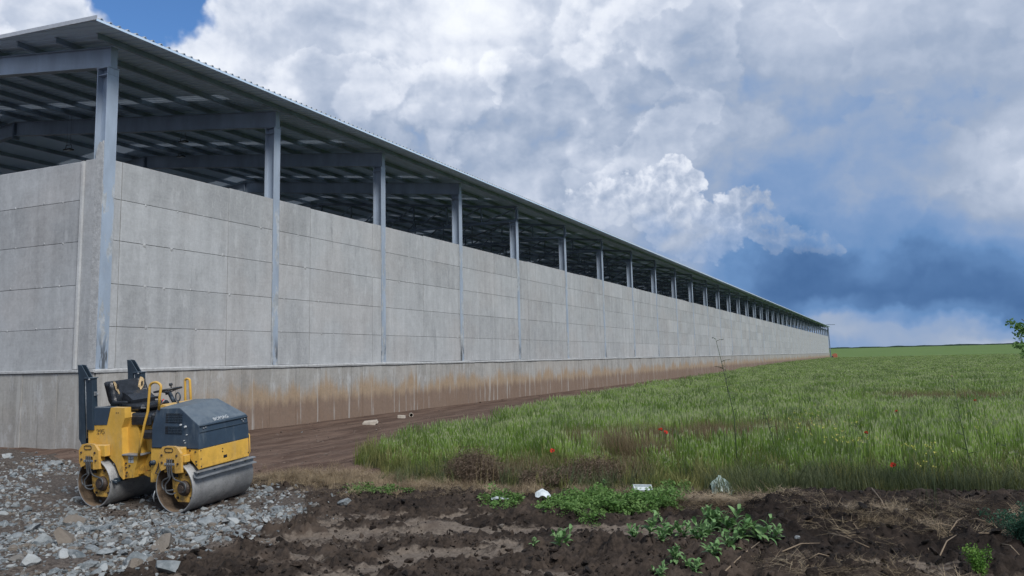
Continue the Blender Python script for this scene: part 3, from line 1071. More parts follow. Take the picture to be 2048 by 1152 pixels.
def H(x, y):
    x = np.asarray(x, float); y = np.asarray(y, float)
    sand, track, grav, field = masks(x, y)
    near = (1 - sstep(np.hypot(x - 13, y + 4), 14, 24))
    z = 0.035 * fbm(x * 0.35, y * 0.35, 3, 2) * near
    soil = (1 - sand) * (1 - track) * (1 - field) * (1 - grav)
    lump = fbm(x * 2.1, y * 2.6, 5, 11, 0.6)
    crumb = np.abs(fbm(x * 7.5, y * 7.5, 5, 41, 0.68))
    z = z + near * soil * (0.13 * lump + 0.19 * crumb - 0.01) * (0.55 + 0.45 * sstep(-y, 2.2, 3.6))
    al, pe_ = x * 0.93 + y * 0.37, -x * 0.37 + y * 0.93
    ridge = fbm(al * 0.9, pe_ * 6.5, 4, 120, 0.6)
    z = z + near * (soil + 0.6 * sand) * 0.045 * ridge * sstep(16.5 - x, 0, 1.5)
    z = z + near * sand * (0.018 * fbm(x * 5, y * 5, 3, 50) - 0.035)
    z = z + near * track * (0.060 * fbm(x * 3.6, y * 1.0, 5, 60, 0.6) + 0.020 * np.abs(fbm(x * 7, y * 7, 3, 61)) + 0.018 * np.sin(x * 5.3 + 0.7 * fbm(y * 0.3, x * .3, 2)) )
    z = z + near * grav * 0.03 * fbm(x * 2.5, y * 2.5, 4, 70)
    # earth thrown against the plinth
    z = z + 0.08 * (1 - sstep(x - 0.03 + 0.10 * fbm(y * 1.2, x, 3, 8), 0.05, 0.45)) * sstep(y, -3, -0.5) * (1 - sstep(y, 100, 140))
    # bank of black soil at the right
    d = polydist(x, y, P_BANK)
    z = z + 0.13 * np.exp(-(d / 0.62) ** 2) * (1 + 0.35 * lump) * sstep(x, 15.0, 15.8)
    z = z + 0.20 * np.exp(-((x - 16.75) / 0.55) ** 2 - ((y + 4.15) / 0.34) ** 2)
    z = z - 0.13 * np.exp(-((x - 17.3) / 0.9) ** 2 - ((y + 4.95) / 0.22) ** 2)
    z = z + 0.15 * np.exp(-((x - 12.95) / 0.42) ** 2 - ((y + 4.72) / 0.22) ** 2) * (1 + 0.5 * lump)
    z = z + 0.09 * np.exp(-((x - 12.1) / 0.6) ** 2 - ((y + 5.45) / 0.16) ** 2)
    z = z + 0.10 * np.exp(-((x - 11.2) / 0.7) ** 2 - ((y + 7.3) / 0.25) ** 2)
    z = z + 0.12 * np.exp(-((x - 14.6) / 1.2) ** 2 - ((y + 6.3) / 0.4) ** 2) * (1 + 0.5 * lump)
    z = z + 0.10 * np.exp(-((x - 14.85) / 0.6) ** 2 - ((y + 3.8) / 0.30) ** 2)
    # the roller stands on sloping stones
    rx, ry = ROLLER[0], ROLLER[1]
    dx = np.maximum(np.abs(x - rx) - 1.2, 0); dy = np.maximum(np.abs(y - ry) - 0.62, 0)
    w = 1 - sstep(np.hypot(dx, dy), 0.12, 1.5)
    plane_z = ROLLER[2] + ROLLER[4] * (np.clip(y, -5.7, -3.75) - ry) + 0.004
    z = z * (1 - w) + (plane_z + 0.012 * fbm(x * 4, y * 4, 3, 90)) * w
    # far away the land rises gently
    far = np.hypot(x - 17, y + 14)
    z = z + 4.6 * sstep(far, 240, 620) ** 1.0
    return z


def axis_pts(fine0, fine1, step, lo, hi, g=1.09):
    a = list(np.arange(fine0, fine1 + 1e-6, step))
    s, p = step, fine1
    while p < hi:
        s = min(s * g, 60); p += s; a.append(p)
    s, p, pre = step, fine0, []
    while p > lo:
        s = min(s * g, 60); p -= s; pre.append(p)
    return np.array(pre[::-1] + a)


gxs = axis_pts(3.0, 20.5, 0.032, -900, 1500)
gys = axis_pts(-9.6, -0.4, 0.032, -60, 2600)
GX, GY = np.meshgrid(gxs, gys)
GZ = H(GX, GY)
sand_, track_, grav_, field_ = masks(GX, GY)


def wetness(x, y):
    return np.clip(sstep(x, 14.3, 15.6) * sstep(-y, 2.0, 2.9) * (1 - sstep(-y, 5.3, 6.0)) + 0.75 * sstep(fbm(x * 0.8, y * 1.6, 3, 140), 0.10, 0.35), 0, 1)


wet_ = wetness(GX, GY)
nx, ny = len(gxs), len(gys)
idx = np.arange(nx * ny).reshape(ny, nx)
quads = np.stack([idx[:-1, :-1], idx[:-1, 1:], idx[1:, 1:], idx[1:, :-1]], -1).reshape(-1, 4)

m_ = Mat('ground_earth', 0.95, spec=0.2)
p_ = m_.pos
fine_ = m_.noise(p_, 22, 5, 0.7)
mid_ = m_.noise(p_, 2.2, 5, 0.6)
big_ = m_.noise(p_, 0.35, 4, 0.6)
soil = m_.mix(m_.smooth(fine_, 0.3, 0.75), lin(0.020, 0.015, 0.012), lin(0.062, 0.047, 0.037))
soil = m_.mix(m_.m('MULTIPLY', m_.smooth(mid_, 0.45, 0.7), 0.7), soil, lin(0.095, 0.072, 0.056))
soil = m_.mix(m_.m('MULTIPLY', m_.attr('wet'), 0.85), soil, m_.v('MULTIPLY', soil, (0.34, 0.33, 0.35)))
sandc = m_.mix(m_.smooth(fine_, 0.25, 0.7), lin(0.080, 0.063, 0.050), lin(0.175, 0.145, 0.118))
sandc = m_.mix(m_.m('MULTIPLY', m_.smooth(mid_, 0.5, 0.72), 0.6), sandc, lin(0.085, 0.065, 0.052))
stripe = m_.noise(m_.v('MULTIPLY', p_, (4.0, 0.35, 1.0)), 1.0, 5, 0.65)
trackc = m_.mix(m_.smooth(stripe, 0.35, 0.65), lin(0.070, 0.044, 0.033), lin(0.140, 0.096, 0.074))
trackc = m_.mix(m_.m('MULTIPLY', m_.smooth(fine_, 0.5, 0.75), 0.5), trackc, lin(0.05, 0.037, 0.03))
gravc = m_.mix(m_.smooth(fine_, 0.35, 0.65), lin(0.040, 0.032, 0.027), lin(0.13, 0.11, 0.095))
greenb = m_.mix(m_.smooth(m_.noise(p_, 1.1, 5, 0.65), 0.35, 0.65), lin(0.060, 0.095, 0.026), lin(0.095, 0.140, 0.040))
dist_ = m_.v('DISTANCE', p_, (17.0, -14.0, 0.0))
fieldf = m_.mix(m_.smooth(m_.noise(m_.v('MULTIPLY', p_, (0.05, 0.22, 0.0)), 1.0, 5, 0.65), 0.35, 0.65), lin(0.080, 0.135, 0.034), lin(0.110, 0.170, 0.046))
greenb = m_.mix(m_.smooth(dist_, 25, 120), greenb, fieldf)
jit = m_.m('MULTIPLY_ADD', m_.m('SUBTRACT', fine_, 0.5), 0.5, 0.0)
c_ = soil
c_ = m_.mix(m_.smooth(m_.m('ADD', m_.attr('track'), jit), 0.35, 0.65), c_, trackc)
c_ = m_.mix(m_.smooth(m_.m('ADD', m_.attr('sand'), jit), 0.35, 0.7), c_, sandc)
c_ = m_.mix(m_.smooth(m_.m('ADD', m_.attr('grav'), jit), 0.35, 0.7), c_, gravc)
c_ = m_.mix(m_.smooth(m_.attr('field'), 0.3, 0.7), c_, greenb)
m_.color(c_)
m_.bump(m_.m('MULTIPLY_ADD', fine_, 0.7, m_.noise(p_, 70, 3, 0.7)), 0.012, 0.9)
M['ground'] = m_.mat
me = np_mesh('ground', np.stack([GX.ravel(), GY.ravel(), GZ.ravel()], -1), quads, M['ground'], True,
             dict(sand=sand_.ravel(), track=track_.ravel(), grav=grav_.ravel(), field=field_.ravel(), wet=wet_.ravel()))
ground = bpy.data.objects.new('ground', me)
link(ground, kind='structure', label='open ground: muddy ruts, crushed stone, dirt track and far field')


def hz(x, y):
    return float(H(np.array([x]), np.array([y]))[0])


# ------------------------------------------------------------------ scattering
def leafmat(name, c1, c2, trans=0.35, scale=2.0, rough=0.55, rnd=0.5):
    m = Mat(name, rough, spec=0.25)
    n = m.noise(m.pos, scale, 3, 0.6)
    k = m.m('MULTIPLY_ADD', m.m('SUBTRACT', m.rnd(), 0.5), rnd, m.smooth(n, 0.3, 0.7), clamp=True)
    col = m.mix(k, c1, c2)
    m.color(col)
    t = m.new('ShaderNodeBsdfTranslucent')
    m.put(t.inputs[0], col)
    mx = m.new('ShaderNodeMixShader')
    mx.inputs[0].default_value = trans
    m.l.new(m.b.outputs[0], mx.inputs[1]); m.l.new(t.outputs[0], mx.inputs[2])
    m.l.new(mx.outputs[0], m.n['Material Output'].inputs[0])
    return m.mat


def scatter(name, pts, rots, scales, templates, label, mat=None, parent=None, cat=None, kind='stuff'):
    """one stuff object: a cloud of points on which the templates are instanced"""
    n = len(pts)
    me = bpy.data.meshes.new(name)
    me.vertices.add(n)
    me.vertices.foreach_set('co', np.asarray(pts, np.float32).ravel())
    a = me.attributes.new('rot', 'FLOAT_VECTOR', 'POINT'); a.data.foreach_set('vector', np.asarray(rots, np.float32).ravel())
    a = me.attributes.new('sc', 'FLOAT_VECTOR', 'POINT'); a.data.foreach_set('vector', np.asarray(scales, np.float32).ravel())
    a = me.attributes.new('pick', 'INT', 'POINT'); a.data.foreach_set('value', rng.integers(0, len(templates), n).astype(np.int32))
    o = bpy.data.objects.new(name, me)
    link(o, parent, label=label, cat=cat, kind=kind)
    coll = bpy.data.collections.new(name + '_templates')
    for k, tm in enumerate(templates):
        t = bpy.data.objects.new('%s_template_%02d' % (name, k), tm)
        coll.objects.link(t)
    ng = bpy.data.node_groups.new(name, 'GeometryNodeTree')
    ng.interface.new_socket('Geometry', in_out='INPUT', socket_type='NodeSocketGeometry')
    ng.interface.new_socket('Geometry', in_out='OUTPUT', socket_type='NodeSocketGeometry')
    N, L = ng.nodes, ng.links
    gi, go = N.new('NodeGroupInput'), N.new('NodeGroupOutput')
    ci = N.new('GeometryNodeCollectionInfo'); ci.inputs[0].default_value = coll
    ci.inputs['Separate Children'].default_value = True
    ci.inputs['Reset Children'].default_value = True
    ip = N.new('GeometryNodeInstanceOnPoints')
    ip.inputs['Pick Instance'].default_value = True

    def na(nm, ty):
        q = N.new('GeometryNodeInputNamedAttribute'); q.data_type = ty; q.inputs[0].default_value = nm
        return q.outputs[0]
    L.new(gi.outputs[0], ip.inputs['Points']); L.new(ci.outputs[0], ip.inputs['Instance'])
    L.new(na('pick', 'INT'), ip.inputs['Instance Index'])
    e2r = N.new('FunctionNodeEulerToRotation')
    L.new(na('rot', 'FLOAT_VECTOR'), e2r.inputs[0]); L.new(e2r.outputs[0], ip.inputs['Rotation'])
    L.new(na('sc', 'FLOAT_VECTOR'), ip.inputs['Scale'])
    L.new(ip.outputs[0], go.inputs[0])
    md = o.modifiers.new('scatter', 'NODES'); md.node_group = ng
    return o


def blades(n, rad, h0, h1, wid, bend, mat, seed, segs=3, ear=None, lie=0.0):
    """a tuft of bent blades as one small mesh; lie tips them over"""
    r = np.random.default_rng(seed)
    vs, fs, mi = [], [], []
    for i in range(n):
        a = r.random() * 2 * math.pi
        rr = rad * math.sqrt(r.random())
        bx, by = rr * math.cos(a), rr * math.sin(a)
        hh = h0 + (h1 - h0) * r.random()
        da = r.random() * 2 * math.pi
        lean = bend * (0.3 + r.random()) * (0.25 if lie else 1.0)
        w = wid * (0.7 + 0.6 * r.random())
        ta = da + math.pi / 2 + (r.random() - 0.5)
        tx, ty = math.cos(ta) * w / 2, math.sin(ta) * w / 2
        px, py, pz = bx, by, -0.02
        ang = 0.06 + (1.05 + 0.45 * r.random()) * lie
        base = len(vs)
        L = hh / segs
        for s in range(segs + 1):
            k = 1.0 - (s / segs) ** 2
            if s < segs:
                vs += [(px - tx * k, py - ty * k, pz), (px + tx * k, py + ty * k, pz)]
            else:
                vs += [(px, py, pz)]
            px += math.cos(da) * math.sin(min(ang, 1.75)) * L; py += math.sin(da) * math.sin(min(ang, 1.75)) * L; pz += math.cos(min(ang, 1.75)) * L
            ang += lean * (0.5 + s) / segs
        for s in range(segs - 1):
            q = base + 2 * s
            fs += [(q, q + 1, q + 3, q + 2)]; mi.append(0)
        q = base + 2 * (segs - 1)
        fs.append((q, q + 1, q + 2)); mi.append(0)
        if ear is not None and r.random() < 0.45:       # seed head on an upright stalk
            ex, ey = bx + 0.03 * math.cos(da), by + 0.03 * math.sin(da)
            zt = hh * 1.02
            e0 = len(vs)
            vs += [(ex - .002, ey, zt - .30), (ex + .002, ey, zt - .30), (ex - .007, ey, zt), (ex + .007, ey, zt), (ex + .01 * math.cos(da), ey + .01 * math.sin(da), zt + .075)]
            fs += [(e0, e0 + 1, e0 + 3, e0 + 2), (e0 + 2, e0 + 3, e0 + 4)]; mi += [0, 1]
    me = bpy.data.meshes.new('tuft')
    me.from_pydata(vs, [], fs)
    me.materials.append(mat)
    me.materials.append(ear if ear is not None else mat)
    me.polygons.foreach_set('material_index', mi)
    me.update()
    return me


def rots_z(n, tilt=0.0):
    return np.stack([rng.normal(0, tilt, n), rng.normal(0, tilt, n), rng.random(n) * 6.283], -1)


def on_ground(x, y, dz=0.0):
    return np.stack([x, y, H(x, y) + dz], -1)


M['wheat'] = leafmat('wheat_leaf', lin(0.135, 0.230, 0.038), lin(0.225, 0.335, 0.078), 0.42, 0.7, rnd=0.15)
M['wheat_tip'] = leafmat('wheat_ear', lin(0.22, 0.28, 0.13), lin(0.31, 0.34, 0.19), 0.3, 1.0)
M['yellow_grass'] = leafmat('yellowing_grass', lin(0.13, 0.165, 0.042), lin(0.24, 0.23, 0.09), 0.35, 1.2)
M['straw'] = leafmat('dry_straw', lin(0.18, 0.135, 0.085), lin(0.36, 0.285, 0.185), 0.2, 3.0, rnd=0.9)
M['brown_grass'] = leafmat('brown_seed_grass', lin(0.135, 0.100, 0.058), lin(0.215, 0.175, 0.100), 0.25, 2.0)
M['greygreen'] = leafmat('grey_green_grass', lin(0.060, 0.080, 0.035), lin(0.120, 0.140, 0.070), 0.3, 1.5)
M['herb'] = leafmat('fresh_herb_leaf', lin(0.075, 0.160, 0.035), lin(0.150, 0.250, 0.075), 0.3, 5.0)

T_wheat = [blades(70, 0.21, 0.38, 0.68, 0.0085, 0.8, M['wheat'], 10 + i, 3, M['wheat_tip']) for i in range(5)]
T_yell = [blades(40, 0.16, 0.22, 0.50, 0.010, 0.9, M['yellow_grass'], 30 + i) for i in range(4)]
T_grey = [blades(70, 0.20, 0.16, 0.40, 0.006, 1.2, M['greygreen'], 40 + i) for i in range(3)]
T_brown = [blades(80, 0.20, 0.20, 0.36, 0.006, 0.9, M['brown_grass'], 50 + i) for i in range(3)]
T_straw = [blades(36, 0.18, 0.12, 0.34, 0.0038, 0.5, M['straw'], 60 + i, 3, None, 1.0) for i in range(5)]
T_drytuft = [blades(40, 0.12, 0.10, 0.30, 0.005, 1.5, M['straw'], 70 + i) for i in range(3)]


def sample_view(rho0, dref, power, d0, d1, azr, keep, seed=0):
    """random points whose density falls with distance from the viewer's standpoint"""
    r = np.random.default_rng(seed)
    edges = np.geomspace(d0, d1, 60)
    xs, ys2 = [], []
    for a, c in zip(edges[:-1], edges[1:]):
        dm = math.sqrt(a * c)
        rho = min(rho0, rho0 * (dref / dm) ** power)
        n = r.poisson(rho * (azr[1] - azr[0]) * 0.5 * (c * c - a * a))
        d = np.sqrt(a * a + (c * c - a * a) * r.random(n))
        t = azr[0] + (azr[1] - azr[0]) * r.random(n)
        xs.append(17 + d * np.sin(t)); ys2.append(-14.2 + d * np.cos(t))
    x, y = np.concatenate(xs), np.concatenate(ys2)
    k = keep(x, y)
    return x[k], y[k]


AZR = (math.radians(-53), math.radians(22))


def in_field(x, y):
    return (x > wheat_edge_x(y)) & (y > wheat_edge_y(x)) & (y < 262 + 400 * (x > 3)) & (x > 0.15)


BROWNS = [(11.15, -1.9, 0.6, 0.6, 1), (12.75, -1.45, 1.0, 0.4, 1), (12.9, -0.2, 0.7, 0.8, .9), (13.3, 1.5, 1.0, 1.0, 1), (14.2, 2.3, 1.1, 0.9, 1), (12.2, 0.8, 0.7, 0.8, 1), (15.2, 2.9, 0.8, 0.7, .8), (18.8, 15, 3.0, 1.2, 1)]


def brownness(x, y):
    t = np.zeros(np.shape(x))
    for (bx, by, sx, sy, k) in BROWNS:
        t = np.maximum(t, np.exp(-((x - bx) / sx) ** 2 - ((y - by) / sy) ** 2))
    return t + 0.35 * fbm(x * 1.3, y * 1.3, 3, 77)


wx_, wy_ = sample_view(17, 15, 1.25, 11, 262, AZR, in_field, 3)
k_ = brownness(wx_, wy_) < rng.uniform(0.45, 0.8, len(wx_))
wx_, wy_ = wx_[k_], wy_[k_]
d_ = np.hypot(wx_ - 17, wy_ + 14.2)
sx_ = np.clip((d_ / 15) ** 0.62, 1, 5.5)
hh_ = (0.95 + 0.18 * fbm(wx_ * 0.35, wy_ * 0.35, 4, 15)) * rng.uniform(0.92, 1.06, len(wx_))
hh_ *= np.interp(wy_ - wheat_edge_y(wx_), [0, 0.8, 2.5], [0.45, 0.75, 1.0]) * np.interp(d_, [40, 150], [1.0, 0.85])
scatter('wheat_field', on_ground(wx_, wy_), rots_z(len(wx_), 0.07), np.stack([sx_, sx_, hh_], -1), T_wheat, 'green unripe wheat filling the field right of the hall')

# brown seeding grass in patches among the wheat
bx_, by_ = sample_view(46, 15, 1.2, 10, 40, AZR, lambda x, y: (brownness(x, y) > 0.42) & (y > -2.6), 5)
n_ = len(bx_)
s_ = rng.uniform(0.8, 1.25, n_)
scatter('brown_seed_grass', on_ground(bx_, by_), rots_z(n_, 0.15), np.stack([s_, s_, s_ * np.where(by_ > -1, 2.1, 1.3)], -1), T_brown, 'brown seeding grass standing in patches at the field edge')

# yellowing mixed grass along the near edge of the field


def edge_zone(x, y):
    e = wheat_edge_y(x)
    return (y > e - 1.15 + 0.3 * fbm(x * 2, y * 2, 2)) & (y < e + 1.5) & (x > wheat_edge_x(np.maximum(y, -2.2)) - 0.5) & (x < 24)


ex_, ey_ = sample_view(30, 15, 1.0, 9, 26, AZR, edge_zone, 6)
k_ = rng.random(len(ex_)) < np.where(ex_ > 15.6, 0.6, 0.95)
e1x, e1y = ex_[k_], ey_[k_]
s_ = rng.uniform(0.6, 1.25, len(e1x)) * np.interp(e1y - wheat_edge_y(e1x), [-1.1, 0.2], [0.5, 1.05])
scatter('yellowing_grass', on_ground(e1x, e1y), rots_z(len(e1x), 0.2), np.stack([s_ * 1.1, s_ * 1.1, s_], -1), T_yell, 'yellow-green grass between the wheat and the turned soil')
k_ = (rng.random(len(ex_)) < np.where(ex_ > 14.6, 1.0, 0.3))
e2x, e2y = ex_[k_], ey_[k_]
s_ = rng.uniform(0.7, 1.35, len(e2x))
scatter('grey_green_grass', on_ground(e2x, e2y), rots_z(len(e2x), 0.25), np.stack([s_, s_, s_], -1), T_grey, 'fine grey-green grass behind the bank of black soil')

# straw and dry grass
STRAW = [(8.2, -2.5, 1.2, 0.55, 2.2), (9.6, -2.35, 1.1, 0.6, 2.4), (10.8, -2.8, 1.0, 0.45, 1.5), (12.0, -3.0, .8, .3, .5), (14.9, -3.55, 0.62, 0.34, 5.0), (13.6, -2.8, 1.2, .3, .9), (7.0, -2.9, 1.0, .5, .5), (16.8, -4.0, 0.8, 0.5, 1.0), (17.6, -3.2, 1.2, .5, .45), (16.6, -6.3, .8, .35, .6),
         (10.4, -3.9, .9, .4, .3)]
sx2, sy2 = [], []
for (cx, cy, rx_, ry_, k) in STRAW:
    n = int(k * rx_ * ry_ * 3.14 * 80)
    sx2.append(rng.normal(cx, rx_ * 0.6, n)); sy2.append(rng.normal(cy, ry_ * 0.6, n))
sx2, sy2 = np.concatenate(sx2), np.concatenate(sy2)
s_ = rng.uniform(0.45, 1.0, len(sx2))
scatter('straw_litter', on_ground(sx2, sy2, 0.03), rots_z(len(sx2), 0.15), np.stack([s_, s_, s_ * 0.6], -1), T_straw, 'dry straw lying on the soil in front of the field')
n = 520
tx = np.concatenate([rng.normal(9.2, 1.3, n // 2), rng.normal(11.5, 1.4, n // 4), rng.uniform(8.0, 10.5, n // 4)])
ty = np.concatenate([rng.normal(-2.2, 0.45, n // 2), rng.normal(-2.9, 0.3, n // 4), rng.normal(-2.9, 0.35, n // 4)])
s_ = rng.uniform(0.35, 0.8, len(tx))
scatter('dry_grass_tufts', on_ground(tx, ty), rots_z(len(tx), 0.25), np.stack([s_, s_, s_], -1), T_drytuft, 'dry pale grass tufts at the edge of the mud')


# ------------------------------------------------------------------ stones and clods
def rock_mesh(seed, mat, flat=0.7, ico=2, rough=0.25):
    r = np.random.default_rng(seed)
    bm = bmesh.new()
    bmesh.ops.create_icosphere(bm, subdivisions=ico, radius=0.5)
    # facets: push vertices onto random cutting planes
    planes = [(Vector(r.normal(size=3)).normalized(), 0.21 + 0.15 * r.random()) for _ in range(12)]
    sx, sy, sz = 1.0, 0.62 + 0.3 * r.random(), flat * (0.7 + 0.4 * r.random())
    for v in bm.verts:
        for (n, d) in planes:
            k = v.co.dot(n)
            if k > d:
                v.co -= n * (k - d)
        v.co *= 1.0 + rough * 0.3 * mnoise.noise(v.co * 4 + Vector((seed, 0, 0)))
        v.co = Vector((v.co.x * sx, v.co.y * sy, v.co.z * sz))
    me = bpy.data.meshes.new('stone')
    bm.to_mesh(me); bm.free()
    me.materials.append(mat)
    return me


m_ = Mat('crushed_stone', 0.85, spec=0.3)
r_ = m_.rnd()
n_ = m_.noise(m_.v('ADD', m_.v('MULTIPLY', m_.obj, 1.0), m_.v('MULTIPLY', r_, (50.0, 20.0, 9.0))), 3.0, 6, 0.65)
c_ = m_.mix(m_.smooth(n_, 0.35, 0.65), lin(0.11, 0.13, 0.14), lin(0.225, 0.245, 0.255))
c_ = m_.mix(m_.smooth(r_, 0.55, 1.0), c_, lin(0.36, 0.38, 0.38))
c_ = m_.mix(m_.m('MULTIPLY', m_.smooth(r_, 0.34, 0.08), 0.85), c_, lin(0.16, 0.13, 0.10))
v_ = m_.smooth(m_.noise(m_.v('MULTIPLY', m_.obj, (1, 4, 4)), 2.0, 4, 0.6), 0.62, 0.68)
c_ = m_.mix(m_.m('MULTIPLY', v_, 0.5), c_, lin(0.42, 0.43, 0.42))
m_.color(c_)
m_.bump(m_.noise(m_.obj, 9, 5, 0.7), 0.03, 0.7)
M['stone'] = m_.mat
M['clod'] = plain('soil_clod', lin(0.042, 0.033, 0.027), 0.95, var=0.45, scale=2.0, bump=0.05, bscale=8)
m_ = Mat('dry_clod', 0.95, spec=0.2)
m_.color(m_.mix(m_.rnd(), lin(0.022, 0.016, 0.013), lin(0.095, 0.072, 0.056)))
m_.bump(m_.noise(m_.obj, 6, 5, 0.7), 0.08, 0.8)
M['clod'] = m_.mat
m_ = Mat('moist_clod', 0.8, spec=0.3)
m_.color(m_.mix(m_.rnd(), lin(0.009, 0.007, 0.006), lin(0.034, 0.025, 0.020)))
m_.bump(m_.noise(m_.obj, 6, 5, 0.7), 0.08, 0.8)
M['wet_clod'] = m_.mat
M['dirt_clod'] = plain('brown_dirt_clod', lin(0.11, 0.082, 0.066), 0.95, var=0.3, scale=2.0)
ROCKS = [rock_mesh(100 + i, M['stone'], 0.6) for i in range(8)]
CLODS = [rock_mesh(200 + i, M['clod'], 0.75, 2, 1.2) for i in range(6)]
WCLODS = [rock_mesh(250 + i, M['wet_clod'], 0.75, 2, 1.2) for i in range(6)]
DCLODS = [rock_mesh(300 + i, M['dirt_clod'], 0.6, 1, 1.0) for i in range(3)]


def grav_keep(x, y):
    w = 0.10 * fbm(x * 1.4, y * 1.4, 3, 3)
    dens = 0.10 + 0.90 * sstep(fbm(x * 1.1, y * 1.1, 4, 88) + 0.42 * (1 - sstep(np.hypot(x - 9.0, y + 6.4), 1.2, 3.2)), -0.12, 0.16)
    bare = (x < 6.8) & (rng.random(len(x)) < 0.45 * sstep(-x, -7.2, -5.5))
    edge = np.minimum(polydist(x, y, GRAVEL[2:] ), 9.0)
    spill = (edge < 0.55) & (rng.random(len(x)) < 0.30 * np.exp(-edge / 0.25)) & (x > 7.5)
    ins = inpoly(x + w, y + w, GRAVEL) & ~((edge < 0.45) & (rng.random(len(x)) < 0.55 * (1 - edge / 0.45)))
    return (ins & (rng.random(len(x)) < dens) & ~bare) | spill


gravel = empty('gravel_bed', (0, 0, 0), kind='structure', label='crushed grey stone spread under and around the roller')
# the large stones, one by one
gx_, gy_ = sample_view(17, 9.5, 1.3, 7.5, 22, (math.radians(-58), math.radians(-30)), grav_keep, 11)
sz = np.clip(rng.lognormal(math.log(0.105), 0.42, len(gx_)), 0.06, 0.30)
under = (np.abs(gx_ - ROLLER[0]) < 1.25) & (np.abs(gy_ - ROLLER[1]) < 0.72)
sz = np.where(under, np.minimum(sz, 0.06), sz)
show = sz / np.hypot(gx_ - 17, gy_ + 14.2)
order = np.argsort(-show)
z_ = H(gx_, gy_)


def st_obj(x, y, s, zz, mesh, rz, tl, sq=1.0):
    o = bpy.data.objects.new('stone', mesh)
    o.location = (x, y, zz + s * 0.05)
    o.rotation_euler = (tl[0], tl[1], rz)
    s *= 1.3
    o.scale = (s, s * sq, s)
    link(o, gravel)


BIG = [(325, 1092, .36), (190, 1065, .17), (85, 1083, .20), (478, 1068, .20), (230, 1050, .16), (160, 1050, .13), (420, 1052, .16), (440, 1030, .15), (545, 1030, .12), (130, 1110, .2),
       (270, 1120, .26), (255, 1088, .18), (30, 1075, .2), (60, 1128, .22), (350, 1145, .30), (400, 1085, .22), (205, 1130, .18)]
for k, (px, py, s) in enumerate(BIG):
    p = ground_at(px, py)
    st_obj(p[0], p[1], s * 1.15, hz(p[0], p[1]), ROCKS[k % 8], rng.random() * 6.28, rng.normal(0, 0.2, 2), 0.8)
for j in order[:283]:
    st_obj(gx_[j], gy_[j], sz[j] * 1.2, z_[j], ROCKS[int(rng.integers(8))], rng.random() * 6.28, rng.normal(0, 0.35, 2))
rest = order[283:]
fx, fy = sample_view(520, 9.5, 1.5, 7.2, 24, (math.radians(-60), math.radians(-27)), grav_keep, 12)
ax = np.concatenate([gx_[rest], fx]); ay = np.concatenate([gy_[rest], fy])
s_ = np.concatenate([sz[rest] * 1.1, np.clip(rng.lognormal(math.log(0.042), 0.45, len(fx)), 0.02, 0.09) * np.clip((np.hypot(fx - 17, fy + 14.2) / 10) ** 0.5, 1, 1.5)])
scatter('stone', on_ground(ax, ay, 0.0) + np.stack([0 * ax, 0 * ax, s_ * 0.03], -1), rots_z(len(ax), 0.5), np.stack([s_, s_, s_], -1) * 1.3, ROCKS, 'small crushed stones filling the gravel bed', parent=gravel)

# crumbly soil


def soil_keep(x, y):
    sand, track, grav, field = masks(x, y)
    k = (1 - 0.86 * sand) * (1 - grav * 0.75) * (1 - track * 0.85) * (1 - field)
    return (rng.random(len(x)) < k * (0.35 + 0.65 * sstep(fbm(x * 1.7, y * 1.7, 3, 44), -0.2, 0.25))) & (y > -12) & (y < -1.2)


cx_, cy_ = sample_view(640, 8.0, 1.7, 5.2, 20, (math.radians(-50), math.radians(14)), soil_keep, 13)
s_ = np.clip(rng.lognormal(math.log(0.023), 0.72, len(cx_)), 0.009, 0.17)
dark_ = rng.random(len(cx_)) < 0.15 + 0.85 * wetness(cx_, cy_)
for sel, tmp_, nm_, lab_ in ((~dark_, CLODS, 'soil_clods', 'crumbled brown clods of turned soil between the ruts'), (dark_, WCLODS, 'black_soil_clods', 'crumbled black moist clods, mostly on the bank at the right')):
    n_ = int(sel.sum())
    scatter(nm_, on_ground(cx_[sel], cy_[sel], 0.0) + np.stack([np.zeros(n_), np.zeros(n_), s_[sel] * 0.06], -1), rots_z(n_, 0.6), np.stack([s_[sel], s_[sel] * 0.9, s_[sel] * 0.75], -1), tmp_, lab_)


def track_keep(x, y):
    sand, track, grav, field = masks(x, y)
    return (track > 0.5) & (x > 0.1) & (rng.random(len(x)) < 0.35 + 0.5 * (x < 0.75))


tx, ty = sample_view(120, 14, 1.5, 12, 80, AZR, track_keep, 14)
s_ = np.clip(rng.lognormal(math.log(0.035), 0.6, len(tx)), 0.015, 0.16)
scatter('dirt_crumbs', on_ground(tx, ty), rots_z(len(tx), 0.5), np.stack([s_, s_, s_ * 0.8], -1), DCLODS, 'brown crumbs of earth along the track and the plinth')

# hedge on the horizon
vs, fs = [], []
arc = np.radians(np.arange(-62, 40, 0.12))
for i, t in enumerate(arc):
    R_ = 640.0
    hh = 1.15 + 0.5 * float(fbm(t * 160, 3.3, 4, 5))
    for (rr, z2) in ((R_, 0), (R_, hh), (R_ + 6, hh), (R_ + 6, 0)):
        vs.append((17 + rr * math.sin(t), -14 + rr * math.cos(t), 4.4 + z2))
for i in range(len(arc) - 1):
    for k in range(3):
        a = i * 4 + k
        fs.append((a, a + 1, a + 5, a + 4))
M['hedge'] = plain('far_hedge_leaf', lin(0.022, 0.048, 0.035), 0.9, var=0.3, scale=0.05)
b = MB(); b.add(vs, fs)
b.build('hedge_line', M['hedge'], kind='stuff', label='dark hedge along the horizon behind the field')

